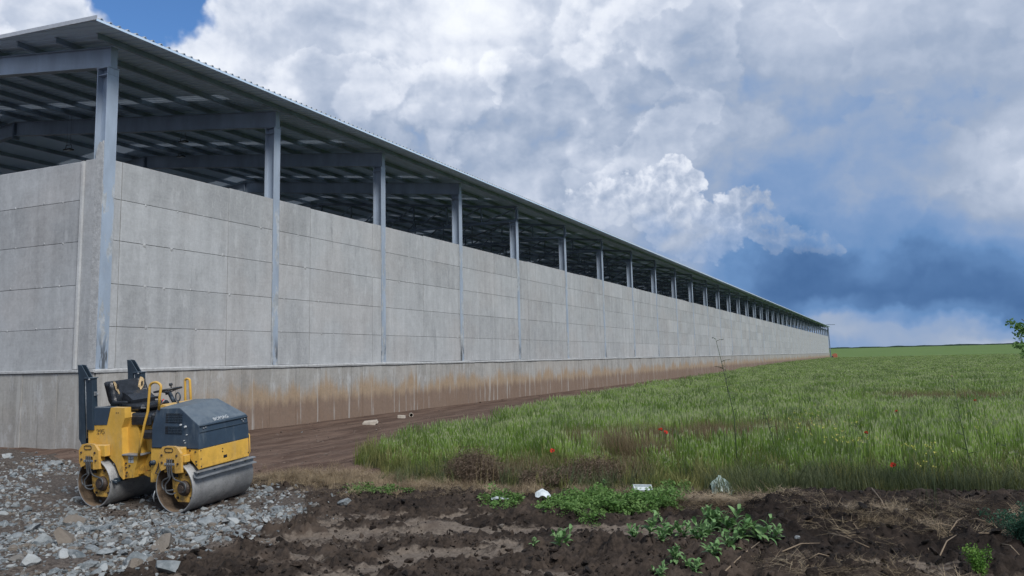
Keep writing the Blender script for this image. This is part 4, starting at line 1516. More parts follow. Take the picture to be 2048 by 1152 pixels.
# ------------------------------------------------------------------ road roller
def paint(name, base, dust, rough=0.45, chips=(0.05, 0.035, 0.025), wear=0.62, low=0.9):
    """machine paint: dust on what faces up, chips and grime"""
    m = Mat(name, rough, spec=0.4)
    p = m.obj
    n = m.noise(p, 5, 5, 0.65)
    nz = m.xyz(m.geo.outputs['Normal'])[2]
    col = m.mix(m.smooth(n, 0.3, 0.7), tuple(c * 0.88 for c in base) + (1,), tuple(min(1, c * 1.1) for c in base) + (1,))
    up = m.smooth(nz, 0.2, 0.95)
    dn = m.smooth(m.noise(p, 9, 6, 0.7), 0.25, 0.7)
    col = m.mix(m.m('MULTIPLY', m.m('MULTIPLY_ADD', dn, 0.5, 0.45), m.m('MULTIPLY', up, 0.75)), col, dust)
    film = m.smooth(m.noise(m.v('MULTIPLY', p, (4, 4, 1.0)), 1.6, 6, 0.7), 0.5, 0.72)
    col = m.mix(m.m('MULTIPLY', film, 0.42), col, dust)
    ch = m.smooth(m.noise(p, 38, 4, 0.7), wear, wear + 0.05)
    col = m.mix(m.m('MULTIPLY', ch, 0.75), col, chips + (1,))
    z = m.xyz(p)[2]
    grime = m.m('MULTIPLY', m.smooth(z, low, low - 0.6), m.smooth(m.noise(p, 12, 5, 0.7), 0.45, 0.62))
    col = m.mix(m.m('MULTIPLY', grime, 0.6), col, lin(0.085, 0.06, 0.04))
    m.color(col)
    m.rough(m.m('MULTIPLY_ADD', dn, 0.25, rough))
    m.bump(m.noise(p, 60, 3, 0.6), 0.0015, 0.6)
    return m.mat


M['yellow'] = paint('worn_yellow_paint', (0.60, 0.355, 0.060), lin(0.42, 0.33, 0.20), 0.45, wear=0.67)
M['navy'] = paint('dark_blue_grey_paint', (0.030, 0.052, 0.082), lin(0.16, 0.19, 0.21), 0.36, chips=(0.15, 0.16, 0.17), wear=0.72, low=0.2)
M['yellow_plate'] = paint('chipped_yellow_plate', (0.58, 0.34, 0.07), lin(0.36, 0.28, 0.17), 0.5, chips=(0.06, 0.04, 0.03), wear=0.60)
M['rops'] = paint('dark_frame_paint', (0.020, 0.036, 0.055), lin(0.08, 0.10, 0.12), 0.4, wear=0.7, low=0.2)
m_ = Mat('drum_steel', 0.55, 0.35)
p_ = m_.obj
a_ = m_.noise(m_.v('MULTIPLY', p_, (3, 3, 3)), 1.2, 6, 0.7)
f_ = m_.noise(p_, 45, 4, 0.7)
c_ = m_.mix(m_.smooth(a_, 0.35, 0.65), lin(0.20, 0.205, 0.21), lin(0.31, 0.315, 0.315))
c_ = m_.mix(m_.m('MULTIPLY', m_.smooth(f_, 0.56, 0.66), 0.6), c_, lin(0.36, 0.36, 0.35))
c_ = m_.mix(m_.m('MULTIPLY', m_.smooth(f_, 0.42, 0.34), 0.5), c_, lin(0.08, 0.075, 0.07))
r_ = m_.smooth(m_.noise(p_, 3.0, 5, 0.7), 0.56, 0.68)
c_ = m_.mix(m_.m('MULTIPLY', r_, 0.5), c_, lin(0.13, 0.095, 0.065))
m_.color(c_); m_.bump(f_, 0.004, 0.7)
M['drum'] = m_.mat
M['rust'] = plain('rusty_drum_inside', lin(0.135, 0.095, 0.062), 0.9, var=0.45, scale=7, bump=0.01, bscale=25)
M['oily'] = plain('oily_motor_metal', lin(0.040, 0.028, 0.022), 0.6, var=0.5, scale=18, bump=0.01, bscale=30)
M['hose'] = plain('rubber_hose', lin(0.06, 0.065, 0.07), 0.5, var=0.3)
M['greymetal'] = plain('scratched_grey_metal', lin(0.25, 0.27, 0.29), 0.45, 0.4, var=0.3, scale=9)
M['vinyl'] = plain('worn_black_vinyl', lin(0.016, 0.019, 0.024), 0.35, var=0.4, scale=9, bump=0.02, bscale=7)
M['foam'] = plain('torn_seat_foam', lin(0.42, 0.31, 0.17), 0.9, var=0.35, scale=20, bump=0.02, bscale=30)
M['letter'] = plain('white_lettering', lin(0.50, 0.53, 0.55), 0.5, var=0.25, scale=30)
M['ink'] = plain('black_stencil_paint', lin(0.015, 0.014, 0.012), 0.6)
M['sticker'] = plain('white_sticker', lin(0.42, 0.45, 0.46), 0.6, var=0.35, scale=60)
M['dark'] = plain('opening_shade_and_gasket', lin(0.008, 0.009, 0.011), 0.8)  # near-black painted in for the shade inside openings; also colours the hood gasket
M['redplastic'] = plain('red_plastic', lin(0.45, 0.04, 0.03), 0.4)

rr = empty('road_roller', ROLLER[:3], label='yellow and dark blue tandem road roller with two steel drums, parked on crushed stone', cat='road roller')
rr.rotation_euler = (ROLLER[4], 0, ROLLER[3])
WB, DR, HW = 0.789, 0.352, 0.585


def lathe_y(prof, cx, cz, seg=56, mi=0):
    """profile of (radius, y), turned round the y axis"""
    vs, fs = [], []
    n = len(prof)
    for s in range(seg):
        a = 2 * math.pi * s / seg
        for (r, y) in prof:
            vs.append((cx + r * math.cos(a), y, cz + r * math.sin(a)))
    for s in range(seg):
        t = (s + 1) % seg
        for k in range(n - 1):
            fs.append((s * n + k, s * n + k + 1, t * n + k + 1, t * n + k))
    return vs, fs


for side, cx in (('front', WB), ('rear', -WB)):
    q = MB()
    v_, f_2 = lathe_y([(DR - 0.024, -HW), (DR - 0.010, -HW - 0.003), (DR, -HW + 0.010), (DR, HW - 0.010), (DR - 0.010, HW + 0.003), (DR - 0.024, HW)], 0, 0)
    q.add(v_, f_2, 0, False)
    v_, f_2 = lathe_y([(DR - 0.025, HW), (DR - 0.025, -HW)], 0, 0)
    q.add(v_, f_2, 1, True)
    drum = q.build('drum', [M['drum'], M['rust']], rr, loc=(cx, 0, DR))
    for yy in (-HW + 0.27, HW - 0.27):
        q = MB(); v_, f_2 = lathe_y([(0.001, yy - 0.01), (DR - 0.027, yy - 0.01), (DR - 0.027, yy + 0.01), (0.001, yy + 0.01)], 0, 0)
        q.add(v_, f_2, 0, False)
        q.build('drum_disc', M['rust'], drum)
    for p in drum.data.polygons:
        if p.material_index == 0:
            p.use_smooth = abs(p.normal.y) < 0.5

# support yokes on the near side (and plain ones on the far side)
for cx, dx in ((WB, 0.0), (-WB, -0.02)):
    ox = cx - WB + dx
    for s in (-1, 1):
        yo, yi = s * 0.632, s * 0.592
        y0, y1 = min(yo, yi), max(yo, yi)
        q = MB()

        def pl(pts):
            q.prism([(x + ox, z) for x, z in pts], 1, y0, y1)
        # head plate built round its window
        pl([(0.57, 0.66), (0.57, 0.83), (0.64, 0.915), (0.70, 0.925), (0.70, 0.745), (0.695, 0.62)])
        pl([(0.70, 0.745), (0.70, 0.925), (0.855, 0.925), (0.855, 0.745)])
        pl([(0.855, 0.56), (0.855, 0.925), (0.90, 0.915), (0.975, 0.83), (0.975, 0.57)])
        pl([(0.57, 0.66), (0.695, 0.62), (0.60, 0.585)])
        # raised rim of the oval slot
        head = q.build('support_head', M['yellow_plate'], rr)
        if s < 0:
            q = MB()
            ov = []
            for t in range(15):
                a = math.pi / 2 + math.pi * t / 7 if t < 8 else -math.pi / 2 + math.pi * (t - 7) / 7
                cxo = (0.715 if t < 8 else 0.81) + ox
                ov.append((cxo + 0.028 * math.cos(a), y0 - 0.004, 0.872 + 0.028 * math.sin(a)))
            q.tube(ov + [ov[0]], 0.005, 5)
            q.build('slot_rim', M['oily'], head)
            for (bx, bz) in ((0.625, 0.80), (0.905, 0.80), (0.625, 0.70), (0.92, 0.69)):
                q = MB(); v_, f_2 = lathe_y([(0.001, y0 - 0.014), (0.015, y0 - 0.014), (0.017, y0 + 0.001)], bx + ox, bz, 6)
                q.add(v_, f_2); q.build('bolt', M['oily'], head)
            q = MB(); q.box(0.69 + ox, 0.865 + ox, y1 + 0.002, y1 + 0.012, 0.50, 0.76); q.build('recess_shade_plate', M['dark'], head)  # back plate with the shade of the window put into its colour
            q = MB(); q.box(0.675 + ox, 0.865 + ox, y0 - 0.012, y0 - 0.002, 0.668, 0.698, bev=0.003); q.build('hose_clamp', M['greymetal'], rr)
            for k, hx in enumerate((0.722, 0.762, 0.803)):
                q = MB()
                hx += ox
                if k == 0:
                    path = [(hx, y0 + 0.01, 0.76), (hx, y0 - 0.005, 0.68), (hx + 0.01, y0 + 0.0, 0.56), (hx + 0.015, y0 + 0.0, 0.50), (hx - 0.06, y0 + 0.005, 0.47), (hx - 0.115, y0 + 0.01, 0.42), (hx - 0.10, y0 + 0.01, 0.345), (hx - 0.02, y0 + 0.01, 0.32), (hx + 0.07, y0 + 0.03, 0.33)]
                elif k == 1:
                    path = [(hx, y0 + 0.01, 0.76), (hx, y0 - 0.005, 0.68), (hx, y0, 0.56), (hx + 0.0, y0 + 0.0, 0.49), (hx - 0.05, y0 + 0.0, 0.43), (hx - 0.085, y0 + 0.0, 0.39), (hx - 0.07, y0 + 0.0, 0.30), (hx + 0.01, y0 + 0.02, 0.27), (hx + 0.06, y0 + 0.03, 0.29)]
                else:
                    path = [(hx, y0 + 0.01, 0.76), (hx, y0 - 0.005, 0.68), (hx, y0, 0.55), (hx + 0.02, y0 + 0.02, 0.48), (hx + 0.10, y0 + 0.02, 0.455), (hx + 0.215, y0 + 0.01, 0.43), (hx + 0.245, y0 + 0.0, 0.37), (hx + 0.20, y0 + 0.01, 0.315), (hx + 0.14, y0 + 0.03, 0.31)]
                # smooth the path
                P_ = [Vector(p) for p in path]
                pts = []
                for i in range(len(P_) - 1):
                    a0, a1, a2, a3 = P_[max(i - 1, 0)], P_[i], P_[i + 1], P_[min(i + 2, len(P_) - 1)]
                    for t in (0, 0.25, 0.5, 0.75):
                        pts.append(0.5 * ((2 * a1) + (a2 - a0) * t + (2 * a0 - 5 * a1 + 4 * a2 - a3) * t * t + (3 * a1 - a0 - 3 * a2 + a3) * t ** 3))
                pts.append(P_[-1])
                q.tube(pts, 0.0115, 7); q.build('hose', M['hose'], rr)
        # lower plate inside the drum rim, carrying the motor
        q = MB()
        yl0, yl1 = (-0.535, -0.505) if s < 0 else (0.505, 0.535)
        q.prism([(0.70 + ox, 0.60), (0.955 + ox, 0.60), (1.04 + ox, 0.50), (1.10 + ox, 0.30), (1.105 + ox, 0.20), (1.07 + ox, 0.155), (0.80 + ox, 0.155), (0.74 + ox, 0.22), (0.71 + ox, 0.34)], 1, yl0, yl1)
        q.prism([(0.62 + ox, 0.56), (0.95 + ox, 0.56), (0.95 + ox, 0.66), (0.62 + ox, 0.66)], 1, min(yl1 * 1.0, yi) if s < 0 else yl1, max(yl1, yi) if s < 0 else yi)
        q.build('motor_plate', M['yellow_plate'], rr)
        if s < 0:
            q = MB(); v_, f_2 = lathe_y([(0.001, -0.62), (0.05, -0.62), (0.058, -0.60), (0.09, -0.585), (0.105, -0.56), (0.105, -0.53)], 0.935 + ox, 0.345, 20)
            q.add(v_, f_2); 
            q.build('drive_motor', M['oily'], rr)
            for (bx, bz) in ((0.80, 0.21), (1.05, 0.215), (0.98, 0.53)):
                q = MB(); v_, f_2 = lathe_y([(0.001, -0.552), (0.018, -0.552), (0.02, -0.534)], bx + ox, bz, 6); q.add(v_, f_2); q.build('bolt', M['oily'], rr)
        # arm joining the head to the body
        q = MB()
        ya, yb = (-0.591, -0.496) if s < 0 else (0.496, 0.591)
        q.box(0.60 + ox, 0.955 + ox, ya, yb, 0.665, 0.90, bev=0.01)
        q.box(0.955 + ox, 1.01 + ox, ya, yb, 0.70, 0.80, bev=0.006) if cx > 0 else q.box(0.955 + ox, 1.06 + ox, ya, yb, 0.74, 0.90, bev=0.006)
        q.build('support_arm', M['yellow'], rr)

# front frame
q = MB()
q.prism([(0.265, 0.862), (1.155, 0.866), (1.148, 0.590), (1.03, 0.700), (0.93, 0.80), (0.60, 0.80), (0.43, 0.62), (0.40, 0.40), (0.235, 0.385)], 1, -0.485, 0.485)
ff = q.build('front_frame', M['yellow'], rr)
q = MB()
q.box(1.1485, 1.163, -0.475, 0.475, 0.598, 0.861, bev=0.005)
fp = q.build('front_panel', M['yellow'], rr)
q = MB(); q.box(1.160, 1.168, -0.035, 0.035, 0.665, 0.705, bev=0.003); q.build('slot_shade_plate', M['dark'], fp)  # thin dark plate, painted shade in place of a cut slot
for (by, bz) in ((-0.455, 0.845), (-0.455, 0.73), (-0.455, 0.63), (-0.05, 0.80), (-0.05, 0.76), (0.46, 0.65)):
    q = MB(); q.box(1.163, 1.171, by - 0.009, by + 0.009, bz - 0.009, bz + 0.009, bev=0.003); q.build('bolt', M['oily'], fp)
for (bx, bz) in ((1.10, 0.83), (1.11, 0.70), (1.115, 0.655), (0.99, 0.78), (1.00, 0.845)):
    q = MB(); v_, f_2 = lathe_y([(0.001, -0.497), (0.012, -0.497), (0.013, -0.4855)], bx, bz, 6); q.add(v_, f_2); q.build('bolt', M['oily'], ff)
q = MB(); q.tube([(1.15, 0.47, 0.60), (1.175, 0.485, 0.66), (1.175, 0.485, 0.90), (1.14, 0.485, 0.95)], 0.008, 6); q.build('grab_bar', M['yellow'], rr)

# scraper bars across the drums
q = MB()
q.prism([(1.142, 0.50), (1.150, 0.50), (1.150, 0.578), (1.142, 0.578)], 1, -0.575, 0.575)
q.prism([(1.150, 0.568), (1.205, 0.560), (1.205, 0.568), (1.150, 0.578)], 1, -0.575, 0.575)
q.prism([(1.150, 0.500), (1.215, 0.486), (1.215, 0.494), (1.150, 0.509)], 1, -0.575, 0.575)
sc = q.build('scraper_bar', M['greymetal'], rr)
for by in (-0.5, -0.2, 0.1, 0.4):
    q = MB(); q.box(1.1505, 1.160, by - 0.012, by + 0.012, 0.53, 0.55, bev=0.003); q.build('bolt', M['oily'], sc)
q = MB()
q.bar((-0.40, -0.56, 0.40), (-0.40, 0.56, 0.40), 0.02, 0.06)
q.bar((-0.43, -0.56, 0.40), (-0.36, -0.56, 0.36), 0.02, 0.03)
q.build('scraper_bar', M['rops'], rr)

# engine hood
A_ = [(0.28, -0.492, 0.868), (1.168, -0.492, 0.870), (1.160, -0.470, 1.185), (0.80, -0.455, 1.425), (0.36, -0.455, 1.412)]
B_ = [(0.28, 0.492, 0.868), (1.168, 0.492, 0.870), (1.160, 0.470, 1.205), (0.80, 0.27, 1.465), (0.36, 0.25, 1.462)]
E_ = (1.085, -0.33, 1.272)
D2 = (0.30, 0.48, 1.22)
LM = (0.283, -0.480, 1.16); RM = (1.163, -0.482, 1.16)
vs = A_ + B_ + [E_, D2, LM]
q = MB()
q.add(vs, [(0, 1, 2, 12), (12, 2, 3, 4), (1, 6, 7, 2), (2, 7, 10), (2, 10, 3), (3, 10, 7, 8), (4, 3, 8, 9), (9, 8, 7, 11), (5, 11, 7, 6), (0, 12, 4, 9, 11, 5)])
hood_me = q.mesh('engine_hood', M['navy'])
bm = bmesh.new(); bm.from_mesh(hood_me)
bmesh.ops.bevel(bm, geom=[e for e in bm.edges], offset=0.012, segments=2, affect='EDGES', profile=0.6)
bm.to_mesh(hood_me); bm.free()
hood = bpy.data.objects.new('engine_hood', hood_me); link(hood, rr)
q = MB()
q.box(1.166, 1.173, -0.470, 0.470, 1.085, 1.098, bev=0.002)
q.box(1.164, 1.178, -0.465, 0.465, 1.168, 1.182, bev=0.003)
q.build('hood_seam', M['rops'], hood)
for (by, bz) in ((-0.40, 1.14), (-0.36, 1.145), (0.34, 1.15), (0.40, 1.15), (0.37, 1.12)):
    q = MB(); q.box(1.167, 1.180, by - 0.012, by + 0.012, bz - 0.008, bz + 0.008, bev=0.003); q.build('latch', M['greymetal'], hood)
q = MB(); q.box(0.29, 1.15, -0.4955, -0.4885, 0.872, 0.878); q.build('hood_gasket', M['dark'], hood)
# louvres: thin dark plates painted in for the shade of the vent slots
for (z0, z1, nrow) in ((1.215, 1.352, 6), (1.065, 1.175, 5)):
    hgt = (z1 - z0) / nrow
    for r in range(nrow):
        for k in range(6):
            x0 = 0.545 + k * 0.053
            if r == nrow - 1 and nrow == 6 and k > 4:
                continue
            zc = z0 + hgt * (r + 0.5)
            yy = np.interp(zc, [0.868, 1.16, 1.42], [-0.492, -0.4805, -0.456])
            q = MB()
            q.box(x0, x0 + 0.044, yy - 0.0035, yy + 0.004, zc - hgt * 0.30, zc + hgt * 0.22)
            q.build('louvre_shade_plate', M['dark'] if (k == 0 or (r == nrow - 1 and nrow == 6)) else M['rops'], hood)
    q = MB()
    for r in range(nrow):
        zc = z0 + hgt * (r + 1.0) - 0.002
        yy = np.interp(zc, [0.868, 1.16, 1.42], [-0.492, -0.4805, -0.456])
        q.box(0.60, 0.86, yy - 0.010, yy - 0.002, zc - 0.003, zc + 0.002)
    q.build('louvre_lip', M['letter'] if False else M['navy'], hood)
for (bx, bz, r_2) in ((0.93, 1.17, 0.014), (0.95, 1.06, 0.006), (0.90, 0.98, 0.006), (0.92, 0.95, 0.006), (0.845, 1.195, 0.012)):
    q = MB(); v_, f_2 = lathe_y([(0.001, -0.502), (r_2, -0.502), (r_2, -0.478)], bx, bz, 10); q.add(v_, f_2); q.build('rivet', M['letter'], hood)


def text_mesh(name, body, size, mat, bold=0.0, extr=0.002, spacing=1.0, shear=0.0):
    cu = bpy.data.curves.new(name, 'FONT')
    cu.body = body; cu.size = size; cu.extrude = extr; cu.offset = bold
    cu.space_character = spacing; cu.align_x = 'CENTER'; cu.align_y = 'CENTER'; cu.shear = shear
    tmp = bpy.data.objects.new(name, cu)
    COL.objects.link(tmp)
    bpy.context.view_layer.update()
    me = bpy.data.meshes.new_from_object(tmp.evaluated_get(bpy.context.evaluated_depsgraph_get()))
    bpy.data.objects.remove(tmp)
    me.name = name
    me.materials.clear(); me.materials.append(mat)
    return me


def place_text(me, name, parent, centre, right, up, sx=1.0):
    r, u = Vector(right).normalized(), Vector(up).normalized()
    n = r.cross(u).normalized()
    u = n.cross(r)
    o = bpy.data.objects.new(name, me)
    link(o, parent)
    o.matrix_local = Matrix(((r.x * sx, u.x, n.x, centre[0]), (r.y * sx, u.y, n.y, centre[1]), (r.z * sx, u.z, n.z, centre[2]), (0, 0, 0, 1)))
    return o


# maker's name on the bevel above the front of the hood
fn = (Vector(A_[2]) - Vector(E_)).cross(Vector(B_[2]) - Vector(E_)).normalized()
if fn.x < 0:
    fn = -fn
ydir = (Vector(B_[2]) - Vector(A_[2])).normalized()
updir = fn.cross(ydir)
if updir.z < 0:
    updir = -updir
base_c = Vector(A_[2]) * 0.54 + Vector(B_[2]) * 0.46 + updir * 0.040 + fn * 0.009
place_text(text_mesh('maker_lettering', 'BOMAG', 0.070, M['letter'], 0.0, 0.0012, 1.0), 'maker_lettering', hood, base_c, ydir, updir, 1.15)

# rear body
q = MB()
q.prism([(-1.00, 0.72), (-0.62, 0.75), (-0.46, 0.63), (-0.37, 0.46), (-0.305, 0.405), (-0.305, 1.14), (-0.235, 1.28), (-0.235, 1.425), (-0.515, 1.428), (-0.60, 1.178), (-1.00, 1.168)], 1, -0.492, -0.38)
rb = q.build('rear_side_panel', M['yellow'], rr)
q = MB()
q.prism([(-1.0, 0.76), (-0.50, 0.78), (-0.36, 0.50), (-0.10, 0.46), (-0.05, 0.76), (-0.12, 1.20), (-0.30, 1.33), (-0.99, 1.36)], 1, -0.379, 0.45)
q.build('rear_frame', M['yellow'], rr)
q = MB()
q.prism([(-0.985, 1.171), (-0.602, 1.181), (-0.522, 1.43), (-0.90, 1.42), (-0.985, 1.40)], 1, -0.498, -0.36)
q.prism([(-0.985, 1.365), (-0.40, 1.345), (-0.40, 1.41), (-0.985, 1.41)], 1, -0.355, 0.45)
q.build('tank_cover', M['navy'], rr)
q = MB(); q.box(-0.88, -0.76, -0.47, -0.40, 1.424, 1.436, bev=0.003); q.build('cover_catch', M['greymetal'], rr)
for bx in (-0.40, -0.365):
    q = MB(); v_, f_2 = lathe_y([(0.001, -0.497), (0.008, -0.497), (0.009, -0.4925)], bx, 1.355, 8); q.add(v_, f_2); q.build('bolt', M['oily'], rb)
o = place_text(text_mesh('number_lettering', '295', 0.105, M['ink'], 0.0022, 0.001, 1.18), 'number_lettering', rb, (-0.735, -0.4945, 1.075), (1, 0, 0.02), (0, 0, 1), 0.95)
# stencil breaks in the digits
q = MB()
for dx in (-0.062, 0.0, 0.064):
    q.box(-0.735 + dx - 0.003, -0.735 + dx + 0.003, -0.4975, -0.4935, 1.03, 1.12)
q.build('stencil_break', M['yellow'], rb)

# step and middle part
q = MB(); q.box(-0.31, 0.03, -0.50, -0.20, 0.745, 0.765, bev=0.004); q.build('step_plate', M['greymetal'], rr)
q = MB()
q.prism([(-0.304, 0.41), (-0.13, 0.43), (-0.10, 0.55), (-0.02, 0.742), (-0.304, 0.742)], 1, -0.455, -0.20)
mb = q.build('step_box', M['yellow'], rr)
q = MB(); q.box(-0.225, -0.125, -0.459, -0.4555, 0.64, 0.735); st = q.build('sticker', M['sticker'], mb)
q = MB(); q.box(-0.215, -0.135, -0.461, -0.4595, 0.685, 0.692); q.box(-0.182, -0.175, -0.461, -0.4595, 0.65, 0.684); q.box(-0.182, -0.175, -0.461, -0.4595, 0.693, 0.725); q.build('sticker_print', M['ink'], st)
for (bx, bz) in ((-0.27, 0.63), (-0.27, 0.57), (-0.20, 0.60), (-0.255, 0.50), (-0.27, 0.45)):
    q = MB(); v_, f_2 = lathe_y([(0.001, -0.472), (0.013, -0.472), (0.014, -0.4555)], bx, bz, 6); q.add(v_, f_2); q.build('bolt', M['oily'], mb)
q = MB()
q.prism([(-0.10, 0.44), (0.24, 0.34), (0.24, 0.742), (-0.06, 0.742)], 1, -0.30, 0.36)
q.prism([(-0.28, 0.766), (0.27, 0.766), (0.27, 1.16), (-0.12, 1.18), (-0.28, 1.16)], 1, -0.27, 0.36)
q.box(-0.30, 0.28, -0.285, 0.36, 1.165, 1.195, bev=0.004)
mid = q.build('middle_frame', M['yellow'], rr)
q = MB()
ov = [(0.06 + 0.055 * math.cos(t) , 0.60 + 0.055 * math.sin(t)) for t in np.linspace(math.pi / 2, 3 * math.pi / 2, 8)] + [(0.235, 0.545), (0.235, 0.655)]
q.prism(ov, 1, -0.304, -0.3005); q.build('oval_shade_plate', M['dark'], mid)  # dark plate standing proud, painted as the shade in an oval opening
q = MB(); q.box(-0.05, -0.035, -0.303, -0.3005, 0.50, 0.512); q.build('red_mark', M['redplastic'], mid)
q = MB(); q.box(-0.03, 0.10, -0.303, -0.3005, 0.504, 0.510); q.build('small_print', M['ink'], mid)
q = MB(); q.box(0.02, 0.28, -0.44, -0.286, 0.97, 1.10, bev=0.03); q.build('battery_box', M['vinyl'], rr)
q = MB(); q.tube([(0.315, -0.45, 0.665), (0.315, -0.53, 0.665)], 0.035, 14); q.tube([(0.315, -0.53, 0.665), (0.315, -0.545, 0.665)], 0.024, 12); q.build('exhaust_pipe', M['rops'], rr)
q = MB(); q.tube([(0.42, -0.50, 0.66), (0.46, -0.56, 0.60), (0.44, -0.58, 0.54), (0.50, -0.58, 0.52)], 0.01, 6); q.build('brake_line', M['oily'], rr)
q = MB(); q.tube([(-0.40, -0.57, 0.64), (-0.36, -0.585, 0.64)], 0.006, 5); q.tube([(-0.44, -0.60, 0.38), (-0.40, -0.60, 0.42), (-0.30, -0.60, 0.41)], 0.006, 5)
q.tube([(-0.44, -0.60, 0.38), (-0.47, -0.60, 0.30)], 0.006, 5); q.build('scraper_spring', M['greymetal'], rr)
q = MB(); q.tube([(0.43, -0.59, 0.30), (0.405, -0.60, 0.22), (0.42, -0.60, 0.15)], [0.006, 0.012, 0.005], 6); q.build('rag', M['greymetal'], rr)

# seat
seat = empty('seat', (0, 0, 0)); seat.parent = rr
q = MB()
q.box(-0.62, -0.12, -0.27, 0.25, 1.345, 1.45, bev=0.035)
q.build('cushion', M['vinyl'], seat)
q = MB()
for k in range(4):
    q.box(-0.56 + 0.012 * (k % 2), -0.20 - 0.012 * (k % 2), -0.235, 0.215, 1.235 + k * 0.027, 1.26 + k * 0.027, bev=0.008)
q.build('bellows', M['vinyl'], seat)
q = MB(); q.box(-0.30, 0.18, -0.35, 0.22, 1.20, 1.33, bev=0.03); q.box(-0.22, 0.16, -0.40, -0.352, 1.16, 1.30, bev=0.015)
q.build('slide_box', M['vinyl'], seat)
bk = []
q = MB()
# backrest: a padded slab leaning back, thicker at the sides
zs = [1.42, 1.50, 1.60, 1.70, 1.765, 1.785]
ysb = [-0.30, -0.285, -0.20, -0.10, 0.0, 0.10, 0.20, 0.285, 0.30]
vs, fs = [], []
for f in (0, 1):
    for iz, z in enumerate(zs):
        for iy, y in enumerate(ysb):
            lean = -0.66 - 0.32 * (z - 1.42)
            side = 0.07 * (abs(y) / 0.3) ** 3
            th = 0.11 if 0 < iz < len(zs) - 1 else 0.075
            x = lean + side + 0.012 * math.sin(y * 23) * math.sin(z * 17) if f == 0 else lean - th
            w = 1.0 - 0.05 * (iz == len(zs) - 1)
            vs.append((x, y * w, z))
ny2, nz2 = len(ysb), len(zs)
for iz in range(nz2 - 1):
    for iy in range(ny2 - 1):
        a = iz * ny2 + iy
        fs.append((a, a + 1, a + ny2 + 1, a + ny2))
        c = a + nz2 * ny2
        fs.append((c, c + ny2, c + ny2 + 1, c + 1))
o2 = nz2 * ny2
for iy in range(ny2 - 1):
    fs.append((iy, iy + o2, iy + 1 + o2, iy + 1)); t = (nz2 - 1) * ny2 + iy; fs.append((t, t + 1, t + 1 + o2, t + o2))
for iz in range(nz2 - 1):
    a = iz * ny2; fs.append((a, a + ny2, a + ny2 + o2, a + o2)); a = iz * ny2 + ny2 - 1; fs.append((a, a + o2, a + ny2 + o2, a + ny2))
q.add(vs, fs, 0, True)
q.build('backrest', M['vinyl'], seat)
for s in (-1, 1):       # foam showing where the cover is torn at both shoulders
    q = MB()
    ring = []
    for t in range(11):
        a = 2 * math.pi * t / 11
        r1, r2 = 0.045 * (1 + 0.35 * random.uniform(-1, 1)), 0.085 * (1 + 0.25 * random.uniform(-1, 1))
        y, z = s * 0.225 + r1 * math.cos(a), 1.70 + r2 * math.sin(a) - 0.05 * (r1 * math.cos(a) / 0.045) * -s
        x = -0.66 - 0.32 * (z - 1.42) + 0.07 * (abs(y) / 0.3) ** 3 + 0.012
        ring.append((x, y, z))
    cen = (-0.70, s * 0.225, 1.70)
    q.add(ring + [cen], [(t, (t + 1) % 11, 11) for t in range(11)])
    q.build('torn_foam', M['foam'], seat)
    q = MB()
    c3 = (cen[0] + 0.018, cen[1] - s * 0.005, cen[2] + 0.01)
    q.add([(c3[0], c3[1] + 0.018 * math.cos(a), c3[2] + 0.04 * math.sin(a)) for a in np.linspace(0, 5.6, 7)], [tuple(range(7))])
    q.build('tear_shade_patch', M['dark'], seat)  # flat dark patch painted for the shade inside the tear
for s in (-0.32, 0.28):
    q = MB(); q.box(-0.70, -0.40, s, s + 0.04, 1.46, 1.50, bev=0.012); q.build('seat_rail', M['vinyl'], seat)
q = MB(); q.prism([(-0.60, 1.42), (-0.42, 1.43), (-0.40, 1.50), (-0.52, 1.58), (-0.62, 1.62)], 1, -0.20, 0.22); q.build('lumbar_flap', M['vinyl'], seat)
q = MB(); q.box(-0.15, -0.06, -0.285, -0.272, 1.385, 1.41, bev=0.004); q.build('seat_lever', M['greymetal'], seat)

# steering wheel and console
q = MB(); q.prism([(0.10, 1.19), (0.36, 1.19), (0.36, 1.40), (0.20, 1.44), (0.12, 1.40)], 1, -0.22, 0.34); cons = q.build('console', M['yellow'], rr)
sw = empty('steering_wheel', (0.03, 0.06, 1.62)); sw.parent = rr; sw.rotation_euler = (0.0, math.radians(-8), 0.05)
q = MB()
ring = [(0.19 * math.cos(a), 0.19 * math.sin(a), 0) for a in np.linspace(0, 2 * math.pi, 33)]
q.tube(ring, 0.0145, 8, cap=False); q.build('rim', M['vinyl'], sw)
q = MB()
for a in (0.5, 2.6, 4.7):
    q.bar((0.0, 0, -0.045), (0.185 * math.cos(a), 0.185 * math.sin(a), -0.002), 0.04, 0.014)
q.tube([(0, 0, -0.07), (0, 0, -0.02)], 0.045, 12); q.build('spokes', M['vinyl'], sw)
q = MB(); q.tube([(0.155, -0.09, 0.0), (0.155, -0.09, 0.045), (0.155, -0.09, 0.05), (0.155, -0.09, 0.085)], [0.008, 0.008, 0.028, 0.024], 10); q.build('knob', M['vinyl'], sw)
q = MB(); q.tube([(0.06, 0.06, 1.57), (0.16, 0.06, 1.42)], 0.03, 10); q.build('steering_column', M['rops'], rr)
q = MB(); q.tube([(0.08, -0.10, 1.44), (0.11, -0.10, 1.50)], 0.014, 8); q.build('red_button', M['redplastic'], cons)
q = MB(); q.tube([(0.10, -0.16, 1.42), (0.16, -0.13, 1.49)], 0.008, 6); q.tube([(0.06, -0.14, 1.42), (0.12, -0.17, 1.47)], 0.008, 6); q.build('lever', M['greymetal'], cons)
q = MB(); q.tube([(0.27, 0.0 + 0.0, 1.52) if False else (0.27 + 0.045 * math.cos(a), 0.02, 1.52 + 0.06 * math.sin(a)) for a in np.linspace(0, 2 * math.pi, 21)], 0.010, 6, cap=False)
